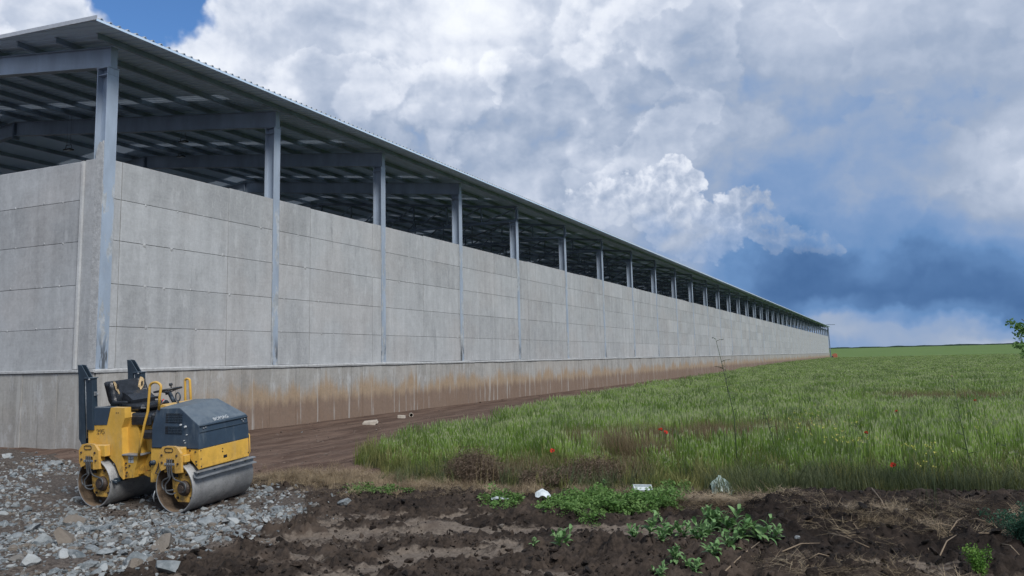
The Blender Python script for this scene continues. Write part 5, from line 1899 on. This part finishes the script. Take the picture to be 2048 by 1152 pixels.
q.tube([(0.27, 0.02, 1.40), (0.27, 0.02, 1.46)], 0.012, 6); q.build('lifting_eye', M['rops'], rr)


def arc_path(x0, z0, x1, z1, y, n=9):
    cx, cz, r = (x0 + x1) / 2, (z0 + z1) / 2, abs(x1 - x0) / 2
    return [(cx - r * math.cos(math.pi * t / n), y, cz + r * 0.62 * math.sin(math.pi * t / n)) for t in range(n + 1)]


q = MB()
q.tube([(0.02, -0.49, 0.75), (0.085, -0.495, 0.98), (0.17, -0.50, 1.22), (0.235, -0.50, 1.38), (0.26, -0.50, 1.55)] + arc_path(0.285, 1.72, 0.505, 1.72, -0.50) + [(0.46, -0.49, 1.58), (0.42, -0.47, 1.40)], 0.0185, 9)
q.build('hand_rail', M['yellow'], rr)
q = MB()
q.tube([(-0.06, 0.47, 1.20), (-0.055, 0.47, 1.50)] + arc_path(-0.05, 1.71, 0.05, 1.71, 0.47) + [(0.055, 0.47, 1.50), (0.06, 0.47, 1.20)], 0.0185, 9)
q.build('hand_rail', M['yellow'], rr)

# folded roll-over frame
for s, yy in ((-1, -0.47), (1, 0.41)):
    q = MB()
    q.box(-1.00, -0.865, yy - 0.045, yy + 0.045, 1.10, 1.86, bev=0.006)
    post = q.build('roll_bar_post', M['rops'], rr)
    q = MB(); q.box(-1.02, -0.85, yy - 0.055, yy + 0.055, 1.855, 1.868, bev=0.003); q.build('post_cap', M['navy'], post)
    q = MB()
    # upper half of the frame, folded down behind: channel section, slanting stub above the hinge
    for dy in (-0.042, 0.030):
        q.prism([(-1.19, 0.99), (-1.06, 0.86), (-1.035, 0.90), (-1.035, 1.86), (-0.955, 1.86), (-1.10, 2.055), (-1.165, 2.06), (-1.185, 1.80)] if False else
                [(-1.175, 0.97), (-1.10, 0.86), (-1.045, 0.90), (-1.045, 1.84), (-0.94, 1.86), (-1.085, 2.05), (-1.165, 2.06), (-1.155, 1.86)], 1, yy + dy, yy + dy + 0.012)
    q.prism([(-1.175, 0.97), (-1.10, 0.86), (-1.09, 0.875), (-1.163, 0.975), (-1.143, 1.86), (-1.152, 2.05), (-1.165, 2.06), (-1.155, 1.86)], 1, yy - 0.030, yy + 0.030)
    q.build('roll_bar_upper', M['rops'], rr)
    q = MB(); q.tube([(-0.91, yy - 0.07, 1.845), (-0.91, yy + 0.07, 1.845)], 0.012, 8); q.build('hinge_pin', M['greymetal'], post)
    q = MB(); q.box(-0.866, -0.845, yy - 0.02, yy + 0.02, 1.60, 1.66, bev=0.004); q.tube([(-0.845, yy, 1.63), (-0.80, yy - 0.02, 1.64), (-0.78, yy - 0.02, 1.62), (-0.80, yy - 0.02, 1.60)], 0.007, 6); q.build('latch_pin', M['greymetal'], post)
    q = MB(); q.tube([(-1.02, yy - 0.03, 0.98), (-1.02, yy - 0.03, 1.84)], 0.008, 6); q.build('gas_strut', M['greymetal'], rr)
q = MB(); q.box(-1.12, -1.06, -0.43, 0.38, 0.88, 0.96, bev=0.008); q.build('roll_bar_cross', M['rops'], rr)

# ------------------------------------------------------------------ plants one can point to
def leaf_mesh(name, L, w, mat, curl=0.5, fold=0.25, n=5):
    vs, fs = [], []
    x, z, a = 0.0, 0.0, 0.25
    for i in range(n + 1):
        t = i / n
        ww = w * math.sin(math.pi * min(1, t * 0.92 + 0.08)) ** 0.8 * (1 - 0.25 * t)
        if i == n:
            ww = 0.001
        vs += [(x, -ww, z + fold * ww), (x, 0, z), (x, ww, z + fold * ww)]
        x += L / n * math.cos(a); z += L / n * math.sin(a); a -= curl / n * (1 + t)
    for i in range(n):
        for k in (0, 1):
            a = i * 3 + k
            fs.append((a, a + 1, a + 4, a + 3))
    q = MB(); q.add(vs, fs, 0, True)
    me = bpy.data.meshes.new(name); me.from_pydata(vs, [], fs); me.materials.append(mat)
    me.polygons.foreach_set('use_smooth', [True] * len(fs)); me.update()
    return me


M['weed'] = leafmat('pale_weed_leaf', lin(0.100, 0.210, 0.070), lin(0.200, 0.330, 0.135), 0.25, 9.0, rnd=0.8)
M['stalk'] = plain('green_stalk', lin(0.035, 0.060, 0.022), 0.7)
M['drystalk'] = plain('dry_stalk', lin(0.20, 0.15, 0.10), 0.8, var=0.3)
LEAVES = [leaf_mesh('leaf', 1.0, 0.21, M['weed'], 0.9), leaf_mesh('leaf', 1.0, 0.17, M['weed'], 1.5), leaf_mesh('leaf', 1.0, 0.24, M['weed'], 0.5, 0.4)]


def weed(px, py, size, label, group=None, nl=24):
    p = ground_at(px, py)
    z = hz(p[0], p[1])
    p = ground_at(px, py, z)
    root = empty('leafy_weed', (p[0], p[1], hz(p[0], p[1])), label=label, cat='weed', group=group)
    nst = 4
    size *= 1.3
    for s in range(nst):
        ang = random.random() * 6.28
        h = size * random.uniform(0.6, 1.0)
        ox, oy = 0.25 * size * math.cos(ang), 0.25 * size * math.sin(ang)
        q = MB(); q.tube([(ox * 0.2, oy * 0.2, -0.03), (ox * 0.6, oy * 0.6, h * 0.4), (ox, oy, h * 0.8)], [0.006, 0.004, 0.002], 5); q.build('stem', M['stalk'], root)
        for k in range(nl // nst + 1):
            t = (k + 0.5) / (nl // nst + 1)
            a = k * 2.4 + ang + random.uniform(-0.3, 0.3)
            Ls = size * (0.62 - 0.30 * t) * random.uniform(0.8, 1.15)
            inst('leaf', LEAVES[(k + s) % 3], root, (ox * t * 1.6, oy * t * 1.6, h * 0.8 * t), (random.uniform(-.3, .3), -0.25 - 0.75 * t + random.uniform(-.2, .2), a), (Ls, Ls * 1.05, Ls))
    return root


CL = ['leftmost weed of the leafy clump on the black soil', 'second weed from the left in the front of the leafy clump', 'third weed from the left in the front of the leafy clump', 'small weed at the upper left of the leafy clump',
      'weed just right of the upper-left one in the leafy clump', 'weed in the very middle of the leafy clump', 'large weed just behind the middle of the leafy clump', 'tallest weed at the back of the leafy clump', 'broad weed right of the tallest one in the leafy clump',
      'rightmost weed of the leafy clump', 'weed at the front right of the leafy clump', 'low weed in front of the middle of the leafy clump', 'low weed at the lower left of the leafy clump', 'lowest weed, front centre of the leafy clump',
      'smallest weed, in front of the left half of the leafy clump', 'large weed left of the tallest one at the back of the leafy clump']
for lab, (px, py, s) in zip(CL, ((1272, 1102, .15), (1298, 1110, .17), (1325, 1102, .15), (1338, 1072, .18), (1366, 1068, .16), (1398, 1094, .18), (1412, 1082, .22), (1438, 1066, .25), (1460, 1072, .25),
                    (1482, 1086, .20), (1456, 1106, .18), (1424, 1118, .16), (1350, 1120, .14), (1385, 1126, .15), (1318, 1134, .12), (1420, 1066, .22))):
    weed(px, py, s, lab, 'leafy weeds in the clump on the black soil', 24)
weed(1522, 1088, .24, 'broad-leaved weed standing alone just right of the dense clump')
weed(1545, 1042, .15, 'small weed on the black soil at the right end of the straw heap')
weed(1125, 1088, .19, 'small weed alone in the mud left of the dense clump')
weed(1068, 1092, .09, 'tiny weed seedling in the mud left of the lone small weed', nl=7)


def ball_leaves(n, c, r, size, mat, seed, flat=0.8):
    rr_ = np.random.default_rng(seed)
    vs, fs = [], []
    for i in range(n):
        d = rr_.normal(size=3); d /= np.linalg.norm(d)
        p = np.array(c) + d * r * rr_.random() ** 0.45 * np.array([1, 1, flat])
        a = rr_.normal(size=3); a /= np.linalg.norm(a)
        b_ = np.cross(a, rr_.normal(size=3)); b_ /= np.linalg.norm(b_)
        s = size * rr_.uniform(0.6, 1.3)
        k = len(vs)
        vs += [p - a * s * .5, p + b_ * s * .28, p + a * s * .5, p - b_ * s * .28]
        fs.append((k, k + 1, k + 2, k + 3))
    return vs, fs


# low green herbs at the foot of the field
T_herb = []
for k in range(4):
    vs, fs = [], []
    for j in range(3):
        v_, f_2 = ball_leaves(34, (random.uniform(-.09, .09), random.uniform(-.09, .09), 0.04 + 0.03 * j), 0.085, 0.034, None, 400 + k * 7 + j, 0.7)
        o_ = len(vs); vs += v_; fs += [tuple(i + o_ for i in f) for f in f_2]
    me = bpy.data.meshes.new('herb'); me.from_pydata([tuple(v) for v in vs], [], fs); me.materials.append(M['herb']); me.update()
    T_herb.append(me)
HERB = [(1150, 1025, 90, 16), (1230, 1020, 75, 20), (1300, 1020, 60, 18), (1010, 1012, 50, 7), (1190, 1045, 60, 9), (1325, 1000, 35, 12), (740, 992, 50, 6)]
hx, hy = [], []
for (px, py, sx, sy) in HERB:
    n = int(sx * sy * 0.11)
    for i in range(n):
        g = ground_at(px + random.gauss(0, sx * 0.55), py + random.gauss(0, sy * 0.42))
        hx.append(g[0]); hy.append(g[1])
hx, hy = np.array(hx), np.array(hy)
k_ = fbm(hx * 2.2, hy * 2.2, 3, 66) + rng.normal(0, 0.12, len(hx)) > -0.12
hx, hy = hx[k_], hy[k_]
s_ = rng.uniform(0.6, 1.5, len(hx))
scatter('low_green_herbs', on_ground(hx, hy), rots_z(len(hx), 0.15), np.stack([s_, s_, s_ * rng.uniform(.4, .9, len(hx))], -1), T_herb, 'low bright green herbs growing between the mud and the wheat')


def at_depth(px, py, ref):
    """point seen at (px, py) on the upright plane through ref that faces the viewpoint"""
    n = np.array([_f[0], _f[1], 0.0])
    d = ray(px, py)
    t = ((np.array(ref) - CAM) @ n) / (d @ n)
    return CAM + d * t


STEMS = [([(1476, 955), (1468, 830), (1447, 740), (1431, 677)], 'tallest bare weed stalk, rising above the plinth line, leaning left', True),
         ([(1556, 948), (1548, 890), (1536, 845), (1526, 815)], 'thin dark weed stalk in the wheat right of the tallest stalk', False),
         ([(1722, 935), (1704, 885), (1688, 862)], 'left one of two short crossing weed stalks behind the brown tufts', False),
         ([(1746, 930), (1733, 892), (1712, 850)], 'right one of two short crossing weed stalks behind the brown tufts', False),
         ([(1952, 965), (1940, 925), (1920, 835), (1904, 752)], 'tall weed stalk with a pale flower tip near the right edge of the field', True),
         ([(2024, 935), (2004, 895), (1985, 868)], 'short leaning weed stalk at the right end of the field edge', False),
         ([(2042, 955), (2022, 915), (2010, 890)], 'rightmost leaning weed stalk at the field edge', False),
         ([(1458, 870), (1456, 790), (1449, 722)], 'thin stalk just behind the tallest weed stalk', False),
         ([(1412, 940), (1402, 908), (1392, 888)], 'short dark stalk in the wheat left of the tallest stalk', False)]
for k, (pts, lab, tw) in enumerate(STEMS):
    g = ground_at(*pts[0])
    wp = [at_depth(x, y, g) for x, y in pts]
    root = empty('weed_stalk', tuple(wp[0]), label=lab, cat='plant', group='tall weed stalks in the wheat')
    loc = [Vector(w - wp[0]) for w in wp]
    loc[0].z -= 0.1
    q = MB(); q.tube(loc, [0.011 * (1 - 0.70 * i / (len(loc) - 1)) for i in range(len(loc))], 5); q.build('stem', M['stalk'], root)
    L = (loc[-1] - loc[0]).length
    q = MB()
    for j in range(10 if tw else 6):
        t = random.uniform(0.35, 1.0)
        i = min(int(t * (len(loc) - 1)), len(loc) - 2); f = t * (len(loc) - 1) - i
        b0 = loc[i].lerp(loc[i + 1], f)
        a = random.random() * 6.28
        ln = 0.12 * random.uniform(.5, 1.3)
        e = b0 + Vector((math.cos(a) * ln, math.sin(a) * ln, 0.03))
        q.tube([b0, b0.lerp(e, 0.5) + Vector((0, 0, 0.012)), e], [0.0045, 0.003, 0.002], 4)
        for z in range(4):
            p2 = b0.lerp(e, 0.3 + 0.2 * z)
            q.add([p2, p2 + Vector((random.uniform(-.02, .02), random.uniform(-.02, .02), 0.014)), p2 + Vector((random.uniform(-.02, .02), random.uniform(-.02, .02), -0.008))], [(0, 1, 2)])
    q.build('twigs', M['stalk'], root)
    if k == 4:
        v_, f_2 = ball_leaves(14, tuple(loc[-1]), 0.02, 0.02, None, 5)
        q = MB(); q.add(v_, f_2); q.build('flower', M['straw'], root)

# poppies
M['poppy'] = leafmat('red_poppy_petal', lin(0.50, 0.020, 0.010), lin(0.62, 0.045, 0.02), 0.35, 20)
PET = []
vs, fs = [], []
for k in range(4):
    a0 = k * math.pi / 2
    r = 0.040
    base = len(vs)
    vs.append((0, 0, 0))
    for t in (-0.75, -0.4, 0, 0.4, 0.75):
        vs.append((r * math.cos(a0 + t), r * math.sin(a0 + t), 0.022 + 0.008 * math.cos(t * 3) + 0.004 * (k % 2)))
    for t in range(4):
        fs.append((base, base + 1 + t, base + 2 + t))
pm = bpy.data.meshes.new('petals'); pm.from_pydata(vs, [], fs); pm.materials.append(M['poppy']); pm.update()
POP = [(1105, 903, .42, 'red poppy in the front of the wheat, right of the brown bush', 1.0), (1321, 861, .62, 'left poppy of the touching pair by the brown patch', 1.0), (1331, 866, .60, 'right poppy of the touching pair by the brown patch', 1.0),
       (1732, 867, .62, 'single poppy in mid-field above the crossing stalks', .8), (1793, 824, .66, 'poppy farther back in the wheat, right of the mid-field one', .9), (1787, 932, .34, 'poppy low at the field edge among grey-green grass', 1.0),
       (1950, 802, .66, 'small far poppy in the wheat near the right edge', .9)]
for (px, py, z, lab, s) in POP:
    p = ground_at(px, py, z)
    root = empty('poppy', (p[0], p[1], 0), label=lab, cat='poppy', group='red poppies in the wheat')
    q = MB(); q.tube([(0.03, 0.02, -0.02), (0.01, 0.0, z * 0.6), (0, 0, z)], 0.003, 4); q.build('stem', M['stalk'], root)
    inst('petals', pm, root, (0, 0, z), (0.7, -0.35, random.random() * 6), (s, s, s))
    q = MB(); q.tube([(0, 0, z + 0.002), (0.004, -0.004, z + 0.018)], 0.008, 6); q.build('seed_pod', M['ink'], root)

# small yellow flowers on thin stalks between the wheat
M['yflower'] = plain('yellow_petal', lin(0.55, 0.50, 0.10), 0.6)
me_ = []
for k in range(3):
    q = MB()
    q.tube([(0, 0, 0.0), (0.01, 0, 0.62)], 0.002, 3)
    v_, f_2 = ball_leaves(7, (0.01, 0, 0.64), 0.035, 0.016, None, 600 + k); q.add(v_, f_2, 1)
    me_.append(q.mesh('flower_stalk', [M['stalk'], M['yflower']]))
fx_, fy_ = [], []
for (px, py, sx, sy, n) in ((1620, 835, 60, 22, 70), (1470, 775, 25, 8, 30), (1850, 915, 40, 12, 16), (1960, 830, 50, 25, 16), (1700, 880, 60, 20, 22)):
    for i in range(n):
        g = ground_at(px + random.gauss(0, sx * .6), py + random.gauss(0, sy * .6), 0.66)
        fx_.append(g[0]); fy_.append(g[1])
fx_, fy_ = np.array(fx_), np.array(fy_)
scatter('yellow_flowers', on_ground(fx_, fy_, 0.02), rots_z(len(fx_), 0.1), np.full((len(fx_), 3), 1.0), me_, 'tiny yellow flowers dotted through the wheat')


def bushy(name, base, h, w, n, size, mat, label, cat, seed, stems=9):
    root = empty(name, base, label=label, cat=cat)
    r = np.random.default_rng(seed)
    qs_, qf = MB(), MB()
    for s in range(stems):
        a = r.random() * 6.28
        e = Vector((math.cos(a) * w * r.random(), math.sin(a) * w * r.random(), h * r.uniform(0.6, 1.0)))
        qs_.tube([(0, 0, -0.02), e * 0.5 + Vector((0, 0, h * .08)), e], [0.005, 0.0035, 0.002], 4)
        for t in np.linspace(0.25, 1.0, 6):
            c = e * float(t)
            v_, f_2 = ball_leaves(n, tuple(c), 0.22 * w * (1.1 - 0.4 * t) + 0.02, size, None, int(r.integers(1e6)))
            qf.add(v_, f_2)
    qs_.build('stem', M['stalk'], root)
    qf.build('foliage', mat, root)
    return root


M['brightherb'] = leafmat('yellow_green_leaf', lin(0.085, 0.19, 0.030), lin(0.16, 0.28, 0.055), 0.3, 6)
M['feather'] = leafmat('blue_green_feathery_leaf', lin(0.030, 0.095, 0.055), lin(0.085, 0.17, 0.11), 0.3, 6)
g = ground_at(1962, 1150)
bushy('umbel_plant', (g[0], g[1], hz(g[0], g[1])), 0.30, 0.17, 34, 0.020, M['brightherb'], 'bright yellow-green bushy plant at the bottom right corner', 'plant', 31)
g = ground_at(2052, 1090)
bushy('feathery_plant', (g[0], g[1], hz(g[0], g[1])), 0.42, 0.34, 46, 0.024, M['feather'], 'blue-green feathery plant at the right edge on the black bank', 'plant', 32, 16)
g = ground_at(1210, 985)
bushy('thistle', (g[0], g[1], hz(g[0], g[1])), 0.22, 0.05, 14, 0.035, M['weed'], 'small upright pale weed in front of the right brown bush', 'plant', 33, 3)

# brown dried bushes at the field edge


def dry_bush(px, py, w, h, n, label, seed):
    g = ground_at(px, py)
    root = empty('dry_bush', (g[0], g[1], hz(g[0], g[1])), label=label, cat='bush', group='brown bushes at the field edge')
    r = np.random.default_rng(seed)
    vs, fs = [], []
    for i in range(n):
        a, rr2 = r.random() * 6.28, w * math.sqrt(r.random())
        bx, by = rr2 * math.cos(a), rr2 * 0.7 * math.sin(a)
        hh = h * (1 - 0.55 * (rr2 / w) ** 2) * r.uniform(0.55, 1.1)
        lx, ly = bx * 0.35 + r.normal(0, .05), by * 0.35 + r.normal(0, .05)
        k = len(vs); wd = 0.004
        vs += [(bx - wd, by, -0.02), (bx + wd, by, -0.02), (bx + lx * .4 + wd * .7, by + ly * .4, hh * .55), (bx + lx * .4 - wd * .7, by + ly * .4, hh * .55), (bx + lx, by + ly, hh)]
        fs += [(k, k + 1, k + 2, k + 3), (k + 3, k + 2, k + 4)]
        for j in range(4):
            t = r.uniform(.4, 1.0)
            c = np.array([bx + lx * t, by + ly * t, hh * t]); e = c + r.normal(0, 0.028, 3)
            k = len(vs); vs += [tuple(c), tuple(e + [0, 0, .012]), tuple(e + [.006, 0, 0])]; fs.append((k, k + 1, k + 2))
    me = bpy.data.meshes.new('twigs'); me.from_pydata(vs, [], fs); me.materials.append(M['drybush']); me.update()
    inst('twigs', me, root)
    return root


M['drybush'] = leafmat('dry_bush_twig', lin(0.085, 0.060, 0.042), lin(0.155, 0.115, 0.082), 0.2, 8, rnd=0.2)
dry_bush(948, 972, 0.40, 0.62, 1500, 'reddish brown dry bush in front of the wheat, the tallest', 1)
dry_bush(1195, 968, 0.48, 0.42, 1300, 'wide low brown bush right of the front poppy', 2)
dry_bush(1100, 975, 0.50, 0.26, 700, 'lowest brown bush, between the other two at the field edge', 3)

# ------------------------------------------------------------------ tree whose twigs reach in at the right edge
M['bark'] = plain('grey_brown_bark', lin(0.075, 0.060, 0.048), 0.9, var=0.3, scale=8, bump=0.01, bscale=20)
M['treeleaf'] = leafmat('tree_leaf', lin(0.085, 0.19, 0.045), lin(0.17, 0.30, 0.10), 0.45, 6)
tp = CAM + ray(2185, 800) * 12.0
tp[2] = hz(tp[0], tp[1])
tree = empty('young_tree', tuple(tp), label='young broad-leaved tree at the right edge, its twigs hanging over the wheat', cat='tree')
q = MB(); q.tube([(0, 0, -0.1), (0.02, 0.03, 0.8), (-0.05, 0.05, 1.7), (0.03, 0.0, 2.8), (0.0, 0.0, 3.9)], [0.075, 0.062, 0.05, 0.035, 0.015], 9); q.build('trunk', M['bark'], tree)
ends = [(2030, 650), (2043, 638), (2036, 684), (2058, 528), (2070, 560), (2105, 470), (2150, 400), (2096, 600), (2120, 655), (2230, 420), (2260, 520), (2090, 700), (2290, 620), (2200, 330), (2320, 480), (2270, 690)]
qc = MB()
for k, (px, py) in enumerate(ends):
    e = Vector(at_depth(px, py, tp) - tp)
    if k > 4:      # spread the crown in depth too
        away = Vector(((tp + np.array(e)) - CAM)).normalized()
        e += away * 0.7 * math.cos(k * 1.7)
    b0 = Vector((0, 0, max(0.7, e.z * 0.62)))
    m0 = b0.lerp(e, 0.5) + Vector((0, 0, 0.08))
    q = MB(); q.tube([b0, m0, e], [0.022, 0.013, 0.004], 6); q.build('limb', M['bark'], tree)
    for j in range(8):
        t = random.uniform(0.7, 1.03)
        c = (m0.lerp(e, (t - .5) * 2) if t > .5 else b0.lerp(m0, t * 2)) + Vector((random.gauss(0, .07), random.gauss(0, .07), random.gauss(0, .07)))
        v_, f_2 = ball_leaves(26, tuple(c), 0.070, 0.048, None, 900 + k * 10 + j)
        qc.add(v_, f_2)
qc.build('crown', M['treeleaf'], tree)

# ------------------------------------------------------------------ litter, blocks and sticks
M['plastic'] = plain('pale_green_plastic', lin(0.26, 0.34, 0.31), 0.35, var=0.2, scale=9)
M['whiteplastic'] = plain('white_plastic_film', lin(0.50, 0.55, 0.57), 0.4, var=0.2, scale=9)


def crumple(name, base, w, d, h, mat, label, cat, seed, peak=(0.4, 0.5)):
    n = 15
    r = np.random.default_rng(seed)
    X_, Y_ = np.meshgrid(np.linspace(0, 1, n), np.linspace(0, 1, n))
    Z = np.clip(1 - np.hypot((X_ - peak[0]) / 0.55, (Y_ - peak[1]) / 0.55), 0, 1) ** 0.75 * h
    Z += 0.16 * h * fbm(X_ * 5 + seed, Y_ * 5, 3, seed)
    Xw = (X_ - 0.5) * w + 0.05 * w * fbm(X_ * 6, Y_ * 6 + 3, 2, seed + 1); Yw = (Y_ - 0.5) * d + 0.05 * d * fbm(X_ * 6 + 9, Y_ * 6, 2, seed + 2)
    idx_ = np.arange(n * n).reshape(n, n)
    f = np.stack([idx_[:-1, :-1], idx_[:-1, 1:], idx_[1:, 1:], idx_[1:, :-1]], -1).reshape(-1, 4)
    me = np_mesh(name, np.stack([Xw.ravel(), Yw.ravel(), Z.ravel()], -1), f, mat)
    o = bpy.data.objects.new(name, me); o.location = base
    sm_ = o.modifiers.new('thick', 'SOLIDIFY'); sm_.thickness = 0.003
    link(o, label=label, cat=cat)
    return o


def gp(px, py, dz=0.0):
    g = ground_at(px, py)
    g = ground_at(px, py, hz(g[0], g[1]))
    return (g[0], g[1], hz(g[0], g[1]) + dz)


o = crumple('plastic_sack', gp(1450, 990, 0.02), 0.40, 0.30, 0.27, M['plastic'], 'crumpled pale green plastic sack standing at the edge of the grass', 'plastic bag', 21, (0.32, 0.5)); o.rotation_euler = (0, 0, 0.4)
o = crumple('plastic_bag', gp(1088, 998, 0.02), 0.22, 0.18, 0.10, M['whiteplastic'], 'crumpled white plastic bag left of the thistle, at the foot of the herbs', 'plastic bag', 22); o.rotation_euler = (0, 0, 0.4)
o = crumple('plastic_scrap', gp(1000, 1000, 0.02), 0.22, 0.10, 0.035, M['whiteplastic'], 'flat pale plastic scrap left of the white bag', 'plastic scrap', 23); o.rotation_euler = (0, 0, 0.4)
root = empty('white_tray', gp(1286, 1003, 0.09), label='white foam tray lying in the brown grass left of the green sack', cat='tray'); root.rotation_euler = (0.5, 0.05, 0.5)
q = MB(); q.box(-0.11, 0.11, -0.06, 0.06, 0.0, 0.012, bev=0.003); q.build('base', M['whiteplastic'], root)
q = MB(); q.prism([(-0.11, 0.012), (-0.13, 0.05), (0.13, 0.05), (0.11, 0.012)], 1, 0.055, 0.062); q.prism([(-0.11, 0.012), (-0.13, 0.05), (0.13, 0.05), (0.11, 0.012)], 1, -0.062, -0.055)
q.box(-0.125, -0.115, -0.054, 0.054, 0.012, 0.048); q.box(0.115, 0.125, -0.054, 0.054, 0.012, 0.048); q.build('rim', M['whiteplastic'], root)

M['block'] = plain('pale_concrete_block', lin(0.40, 0.36, 0.31), 0.9, var=0.25, scale=9, bump=0.01, bscale=20)
M['brick'] = plain('brown_brick', lin(0.20, 0.12, 0.085), 0.9, var=0.25, scale=9)


def lump(name, base, rz, poly, d, mat, label, cat, tilt=0.0):
    q = MB(); q.prism(poly, 1, -d / 2, d / 2)
    o = q.build(name, mat, None, label=label, cat=cat)
    bv = o.modifiers.new('bevel', 'BEVEL'); bv.width = 0.008; bv.segments = 1
    o.location = base; o.rotation_euler = (tilt, 0, rz)
    return o


lump('concrete_block', gp(741, 849, 0.0), 0.5, [(-0.22, -0.03), (0.15, -0.03), (0.17, 0.03), (0.24, 0.05), (0.20, 0.13), (-0.20, 0.10), (-0.25, 0.05)], 0.26, M['block'], 'broken pale concrete block on the dirt track by the plinth', 'concrete block', 0.1)
lump('brick_piece', gp(803, 836, 0.0), 0.3, [(-0.13, -0.02), (0.13, -0.02), (0.125, 0.10), (-0.12, 0.115)], 0.16, M['block'], 'small square block right of the broken concrete block', 'block')
root = empty('pipe_offcut', gp(822, 833, 0.045), label='short round pipe end lying open towards us beside the small block', cat='pipe'); root.rotation_euler = (0, 0, 0.6)
v_, f_2 = lathe_y([(0.075, -0.16), (0.075, 0.16), (0.055, 0.16), (0.055, -0.16), (0.075, -0.16)], 0, 0, 20)
q = MB(); q.add(v_, f_2, 0, True); q.build('pipe_wall', M['block'], root)
q = MB(); q.tube([(0, 0.10, 0), (0, 0.11, 0)], 0.053, 16); q.build('mud_plug', M['clod'], root)
for (px, py, s, lab) in ((753, 862, .10, 'small round stone below the broken concrete block'), (604, 866, .10, 'pale stone on the track near the plinth left of the block'), (1003, 1048, .12, 'upright pale stone chip on the black soil mound'),
                         (1530, 1070, .07, 'small pale stone right of the straw heap'), (1690, 1025, .08, 'pale stone on the crest of the black bank'), (1815, 1020, .13, 'pale rounded stone right of the rooty hump'),
                         (1765, 1062, .07, 'small pale stone below the rooty hump'), (1595, 1075, .09, 'yellowish stone on the face of the black bank')):
    x, y, z = gp(px, py)
    o = inst('loose_stone', ROCKS[random.randrange(8)], None, (x, y, z + s * 0.25), (random.uniform(-.5, .5), random.uniform(-.5, .5), random.random() * 6), (s, s, s), label=lab, cat='stone')
# dry sticks on the bank
STK = [((1690, 1010), (1715, 1050)), ((1745, 1000), (1780, 1035)), ((1655, 1047), (1735, 1052)), ((1840, 1045), (1855, 1075)), ((1708, 1118), (1755, 1128)), ((1900, 1075), (1935, 1045)), ((1995, 1032), (2012, 1050)), ((1860, 1060), (1905, 1064)),
       ((1960, 1100), (2010, 1085)), ((1565, 1110), (1640, 1100)), ((1440, 1128), (1520, 1108)), ((1775, 995), (1800, 1010)), ((2005, 1110), (2040, 1128)), ((1930, 1030), (1975, 1045)), ((1620, 1125), (1660, 1140)), ((1880, 1110), (1915, 1098))]
SL = ['slanting dry stick on the left flank of the black bank, below its crest', 'dry stick falling from the crest left of the pale rounded stone', 'long level dry stick across the face of the black bank', 'short dry stick just below the pale rounded stone',
      'dry stick on the pale crumbly soil at the bottom right centre', 'dry stick rising to the right, above the yellow-green plant', 'short dry stick left of the blue-green feathery plant', 'level dry stick right of the pale rounded stone',
      'dry stick behind the yellow-green plant, pointing right', 'long thin dry stick right of the leafy clump', 'dry stick at the lower right edge of the leafy clump', 'short dry stick topmost on the crest of the bank',
      'dry stick in the bottom right corner, right of the yellow-green plant', 'dry stick under the grass left of the feathery plant', 'dry stick near the bottom edge left of the pale crumbly soil', 'dry stick left of the yellow-green plant, pointing up']
for (a, c) in STK:
    A1, C1 = Vector(gp(*a, 0.03)), Vector(gp(*c, 0.035))
    mid_ = A1.lerp(C1, .5) + Vector((random.uniform(-.02, .02), random.uniform(-.02, .02), 0.03))
    q = MB(); q.tube([Vector((0, 0, 0)), mid_ - A1, C1 - A1], [0.007, 0.006, 0.004], 5)
    q.build('dry_stick', M['drystalk'], None, loc=A1, label=SL[STK.index((a, c))], cat='stick', group='dry sticks on the bank of black soil')

# ------------------------------------------------------------------ far end of the hall
M['orange'] = plain('orange_plastic', lin(0.36, 0.12, 0.07), 0.6, var=0.2)
root = empty('orange_barrier', (1.6, Y_END + 1.0, 0.0), label='small orange-red plastic barrier at the foot of the far end column', cat='barrier')
q = MB(); q.prism([(-0.9, 0.2), (0.7, 0.2), (0.6, 1.55), (0.1, 1.75), (-0.8, 1.5)], 1, -0.2, 0.2); q.build('panel', M['orange'], root)
q = MB(); q.box(-1.0, -0.55, -0.35, 0.35, 0.0, 0.9, bev=0.05); q.build('foot', M['rops'], root)
M['post'] = plain('grey_wooden_post', lin(0.06, 0.07, 0.06), 0.9)
for (px, lab, hgt) in ((1678, 'faint fence post nearest the far end of the hall', 1.5), (1699.5, 'dark fence post in the gap right of the hall', 2.1), (1720, 'braced fence post pair right of the single dark post', 1.8)):
    g = ground_at(px, 712)
    g = CAM + (g - CAM) * 0.93
    root = empty('fence_post', (g[0], g[1], 0), label=lab, cat='post')
    q = MB(); q.box(-0.09, 0.09, -0.09, 0.09, -0.2, hgt); q.build('upright', M['post'], root)
    if px == 1720:
        q = MB(); q.bar((-0.5, 0, 0), (0, 0, hgt * 0.95), 0.12, 0.12); q.bar((0.5, 0, 0), (0, 0, hgt * 0.95), 0.12, 0.12); q.build('brace', M['post'], root)
